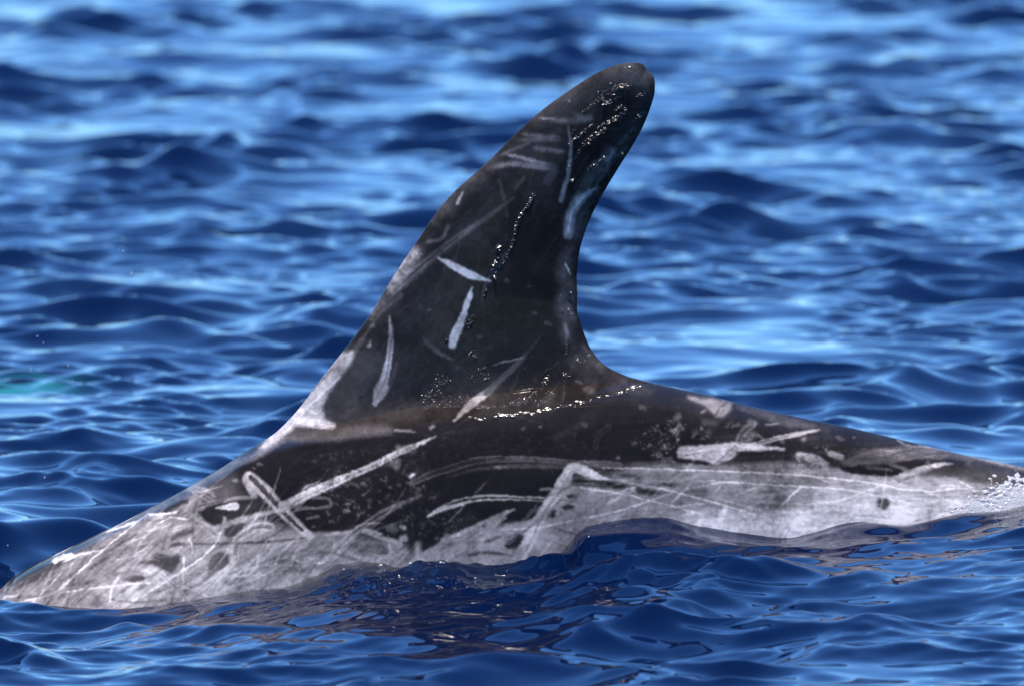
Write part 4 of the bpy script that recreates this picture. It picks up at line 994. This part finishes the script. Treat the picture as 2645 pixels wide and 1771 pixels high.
def glint_disc(t0, pts, rad):
    ox, oy, k = t0
    for (x, y), a in zip(pts, rad):
        for q in range(5):
            h = hit(ox + (x + r.normal(0, a * .9)) / k, oy + (y + r.normal(0, a * .35)) / k)
            if h is None: continue
            b = 1.5 * a / k / 2050 * r.uniform(.4, 1.0)
            D.add(dome, h[0] + h[1] * b * .1, HALF + r.normal(0, .05, 3), (b * 1.3, b * .7, b * .09), r)  # flat discs added and turned to the sun to make the glint line
for pts, n, sp in [([(1560, 440), (1640, 430), (1740, 380), (1850, 380)], 46, 18), ([(1580, 480), (1600, 525), (1650, 540), (1700, 510)], 30, 9), ([(1720, 610), (1770, 570), (1815, 620), (1760, 670), (1690, 700)], 42, 10),
                   ([(1540, 800), (1640, 735), (1760, 690)], 28, 9), ([(1400, 950), (1480, 885), (1610, 805)], 34, 14), ([(1240, 960), (1350, 870), (1480, 760)], 22, 10), ([(1270, 840), (1340, 760)], 10, 9),
                   ([(1320, 1080), (1365, 1010)], 12, 5), ([(1230, 1210), (1295, 1110)], 10, 6), ([(1935, 470), (2000, 452)], 10, 6), ([(1720, 1000), (1810, 895), (1890, 800)], 20, 12), ([(1760, 1060), (1820, 990)], 10, 9),
                   ([(1380, 640), (1540, 500)], 18, 18), ([(1440, 1200), (1600, 1090)], 12, 8), ([(1230, 1340), (1300, 1300)], 8, 6), ([(1900, 720), (1990, 640)], 10, 12), ([(1730, 470), (1780, 470)], 8, 5), ([(1850, 360), (1840, 400)], 6, 8)]: trail(TH, pts, n, sp)
for pts, n, sp, mx in [(p_, 3 * n_, s_, x_) for p_, n_, s_, x_ in [([(1445, 855), (1410, 920), (1370, 980), (1350, 1040), (1330, 1120)], 60, 5, 5), ([(1330, 1120), (1290, 1210), (1260, 1260)], 26, 5, 4), ([(1255, 1140), (1250, 1190), (1225, 1240), (1232, 1290), (1215, 1330)], 30, 6, 6), ([(1190, 1360), (1165, 1430)], 8, 4, 4), ([(1640, 1390), (1655, 1430)], 8, 4, 4)]]: trail(T1, pts, n, sp, 2.0, mx * 1.3)
for pts, n, sp in [([(400, 270), (430, 330), (470, 230)], 30, 14), ([(200, 440), (215, 470)], 8, 8), ([(440, 610), (480, 580), (500, 660)], 16, 14), ([(540, 770), (600, 740)], 10, 8), ([(560, 800), (625, 830), (580, 855)], 14, 8), ([(400, 800), (480, 860)], 14, 14),
                   ([(20, 1050), (200, 1075), (420, 1065)], 40, 34), ([(500, 1135), (700, 1128), (830, 1138)], 36, 5), ([(870, 1085), (960, 1065), (1060, 1040), (1100, 1000)], 50, 16), ([(1110, 1085), (1220, 1050), (1290, 980)], 30, 14), ([(1150, 960), (1235, 850)], 14, 10),
                   ([(1380, 790), (1430, 810)], 14, 14), ([(1415, 450), (1415, 600)], 18, 6), ([(1370, 20), (1360, 100), (1380, 180)], 10, 8), ([(1500, 620), (1560, 680), (1640, 660)], 20, 10), ([(1600, 550), (1650, 640)], 16, 12), ([(1440, 160), (1490, 220)], 10, 10), ([(300, 930), (100, 880)], 20, 40), ([(1180, 800), (1340, 690)], 12, 10)]: trail(TG, pts, n, sp, 1.4, 4.2)
trail((600, 760, TK), [(2120, 880), (2000, 1000), (1950, 1090)], 30, 40, 1.4, 3.6); trail((600, 760, TK), [(1020, 700), (900, 850), (820, 950)], 22, 8, 1.2, 2.6)
glint_disc(TG, GLINT_LINE, [7, 15, 7, 9, 22, 22, 15, 17, 17, 17, 17, 22, 9, 9, 18, 7, 7, 9, 12, 20, 26])
glint_disc(TH, [(1850, 168), (1810, 178)], [9, 5])
beads = D.build('water_droplets', drop_mat, dolphin)
beads['kind'] = 'stuff'
beads['label'] = 'clear droplets and wet trickles on the dark fin, many tilted to glint, with added glint discs'

# frothy splash running up the tail stock
foam_mat, N, L, bs, out = mat_new('froth')
bs.inputs['Base Color'].default_value = (0.66, 0.64, 0.62, 1); bs.inputs['Transmission Weight'].default_value = 0.5
bs.inputs['IOR'].default_value = 1.33; bs.inputs['Roughness'].default_value = 0.10
TE = (2045, 1050, TK)
gx_, gy_ = np.meshgrid(np.arange(1120, 2640, 5.0), np.arange(640, 1380, 5.0))
hgt = np.full(gx_.shape, -6.0)
def froth(pts, n, spread, r0, r1, hk=1.0):
    """bubbles strewn along a path, merged into one film (heights in chart pixels)"""
    p = smooth_path(np.array(pts, float), n=300)
    for _ in range(n):
        q = p[r.integers(300)] + r.normal(0, 1, 2) * spread
        a = r0 * (r1 / r0) ** (r.uniform(0, 1) ** 1.8)
        ex = r.uniform(.7, 1.6); an = r.uniform(-.9, .3)
        i0, i1 = np.searchsorted(gx_[0], [q[0] - 2 * a, q[0] + 2 * a]); j0, j1 = np.searchsorted(gy_[:, 0], [q[1] - 2 * a, q[1] + 2 * a])
        if i1 <= i0 or j1 <= j0: continue
        X, Y = gx_[j0:j1, i0:i1] - q[0], gy_[j0:j1, i0:i1] - q[1]
        U, W_ = (X * math.cos(an) + Y * math.sin(an)) / ex, (Y * math.cos(an) - X * math.sin(an)) * ex
        d2 = (U * U + W_ * W_) / a ** 2
        cap = np.where(d2 < 1, hk * a * r.uniform(.5, .95) * np.sqrt(np.clip(1 - d2, 0, 1)), -6)
        v = hgt[j0:j1, i0:i1]; np.maximum(v, cap, out=v)
froth([(1500, 1270), (1700, 1190), (1900, 1100), (2100, 1020), (2350, 900), (2600, 800)], 220, (70, 60), 20, 80, .14)
froth([(1250, 1290), (1450, 1250), (1650, 1190), (1850, 1120), (2050, 1060), (2350, 960), (2600, 860)], 900, (70, 34), 4, 20)
froth([(1950, 900), (2080, 880), (2200, 800), (2340, 760), (2600, 700)], 380, (60, 60), 3.5, 26)
froth([(1700, 1110), (1900, 1000), (2100, 960), (2342, 860), (2600, 760)], 420, (50, 44), 3.5, 20)
froth([(1300, 1310), (1600, 1270), (1900, 1220), (2200, 1140), (2342, 1080), (2600, 1000)], 620, (60, 24), 4, 16)
froth([(1190, 1225), (1270, 1240)], 14, (16, 10), 6, 18); froth([(1640, 1090), (1760, 1110)], 20, (24, 20), 6, 20); froth([(1780, 950), (1860, 945)], 14, (20, 10), 6, 18); froth([(1440, 1190), (1540, 1200)], 16, (24, 10), 5, 16); froth([(1540, 1035), (1560, 1040)], 5, (8, 8), 4, 10)
hgt = hgt - 40 * sstep(2440, 2640, gx_ + 60 * vnoise(gx_.shape, 12, 93))
hgt = np.where(hgt > 0, hgt * (1 + .25 * vnoise(hgt.shape, 3.0, 91)) + 3.0 * vnoise(hgt.shape, 1.7, 92), hgt)
pts_, ids_ = [], -np.ones(gx_.shape, int)
for j_ in range(gx_.shape[0]):
    for i_ in range(gx_.shape[1]):
        if hgt[max(0, j_ - 1):j_ + 2, max(0, i_ - 1):i_ + 2].max() <= 0: continue
        h = hit(TE[0] + gx_[j_, i_] / TK, TE[1] + gy_[j_, i_] / TK)
        if h is None: continue
        ids_[j_, i_] = len(pts_); pts_.append(h[0] + h[1] * hgt[j_, i_] * 0.62 / TK / 2050)
q4 = np.stack([ids_[:-1, :-1], ids_[1:, :-1], ids_[1:, 1:], ids_[:-1, 1:]], -1).reshape(-1, 4)
q4 = q4[(q4 >= 0).all(1)]
pts_ = np.array(pts_)
ed = np.abs(pts_[q4] - pts_[q4[:, :1]]).max((1, 2)); q4 = q4[ed < 0.02]
foam = link('splash', new_mesh('splash', pts_, q4), foam_mat)
foam['kind'] = 'stuff'; foam['label'] = 'frothy splash of clear bubbles running up the tail stock of the dolphin'; foam['category'] = 'splash'

# bubbles on the churned water by the flank, and stray drops flung behind the shoulder
Bb = Blobs()
def surf(x, y):
    i, j = np.argmin(abs(xs - x)), np.argmin(abs(ys - y))
    return np.array([vx[j, i], vy[j, i], Zw[j, i]])
for _ in range(14):
    c = [(-0.19, -0.22), (-0.10, -0.24), (-0.02, -0.23), (0.03, -0.30), (0.10, -0.52)][r.choice(5, p=[.34, .26, .14, .12, .14])]
    q = surf(c[0] + r.normal(0, .035), c[1] + r.normal(0, .035)); a = r.uniform(.0006, .0026) * r.choice([.6, 1, 1.5], p=[.5, .4, .1])
    Bb.add(sphere, q + np.array([0, 0, a * .3]), (0, 0, 1), (a, a * r.uniform(.8, 1.3), a * .8), r)
froth_o = Bb.build('bubbles', foam_mat)
froth_o['kind'] = 'stuff'; froth_o['label'] = 'clear bubbles floating on the churned water beside the flank'; froth_o['category'] = 'bubbles'
Sp = Blobs()
for px, py in [(115, 1232), (60, 1341), (24, 1442), (8, 1404), (20, 1408), (198, 1327), (96, 868), (112, 884), (176, 945), (78, 958), (80, 952), (340, 706), (318, 648)]:
    yy = r.uniform(.35, 1.1); x_, z_ = at(px, py, yy); a = r.uniform(.0006, .0011)
    Sp.add(sphere, (x_, yy, z_), (0, 0, 1), (a, a, a), r)
spray = Sp.build('spray', foam_mat)
spray['kind'] = 'stuff'; spray['label'] = 'fine spray drops flung over the water behind the shoulder'; spray['category'] = 'spray'

# ------------------------------------------------------------------ the other dolphin: a pale body rolled on its side just under the surface
cme = build_dolphin(0.016, 30, 24, 10, 3)
pale_skin, N, L, bs, out = mat_new('pale_dolphin_skin')
nz = N.new('ShaderNodeTexNoise'); nz.inputs['Scale'].default_value = 9; nz.inputs['Detail'].default_value = 5
cr = N.new('ShaderNodeValToRGB'); cr.color_ramp.elements[0].color = (0.70, 0.70, 0.68, 1); cr.color_ramp.elements[1].color = (0.88, 0.88, 0.86, 1)
L.new(nz.outputs['Fac'], cr.inputs['Fac']); L.new(cr.outputs['Color'], bs.inputs['Base Color']); bs.inputs['Roughness'].default_value = 0.5
other = link('dolphin', cme, pale_skin)
other.rotation_euler = (math.pi / 2, 0, math.pi)
top = max(((Matrix.Rotation(math.pi, 3, 'Z') @ Matrix.Rotation(math.pi / 2, 3, 'X') @ v.co).z) for v in cme.vertices)
other.location = (-1.94, COMP_Y + 0.45, -0.10 - top)
other['label'] = 'submerged pale dolphin glimpsed as a turquoise glow under the ripples'
other['category'] = 'dolphin'; other['group'] = 'dolphins'
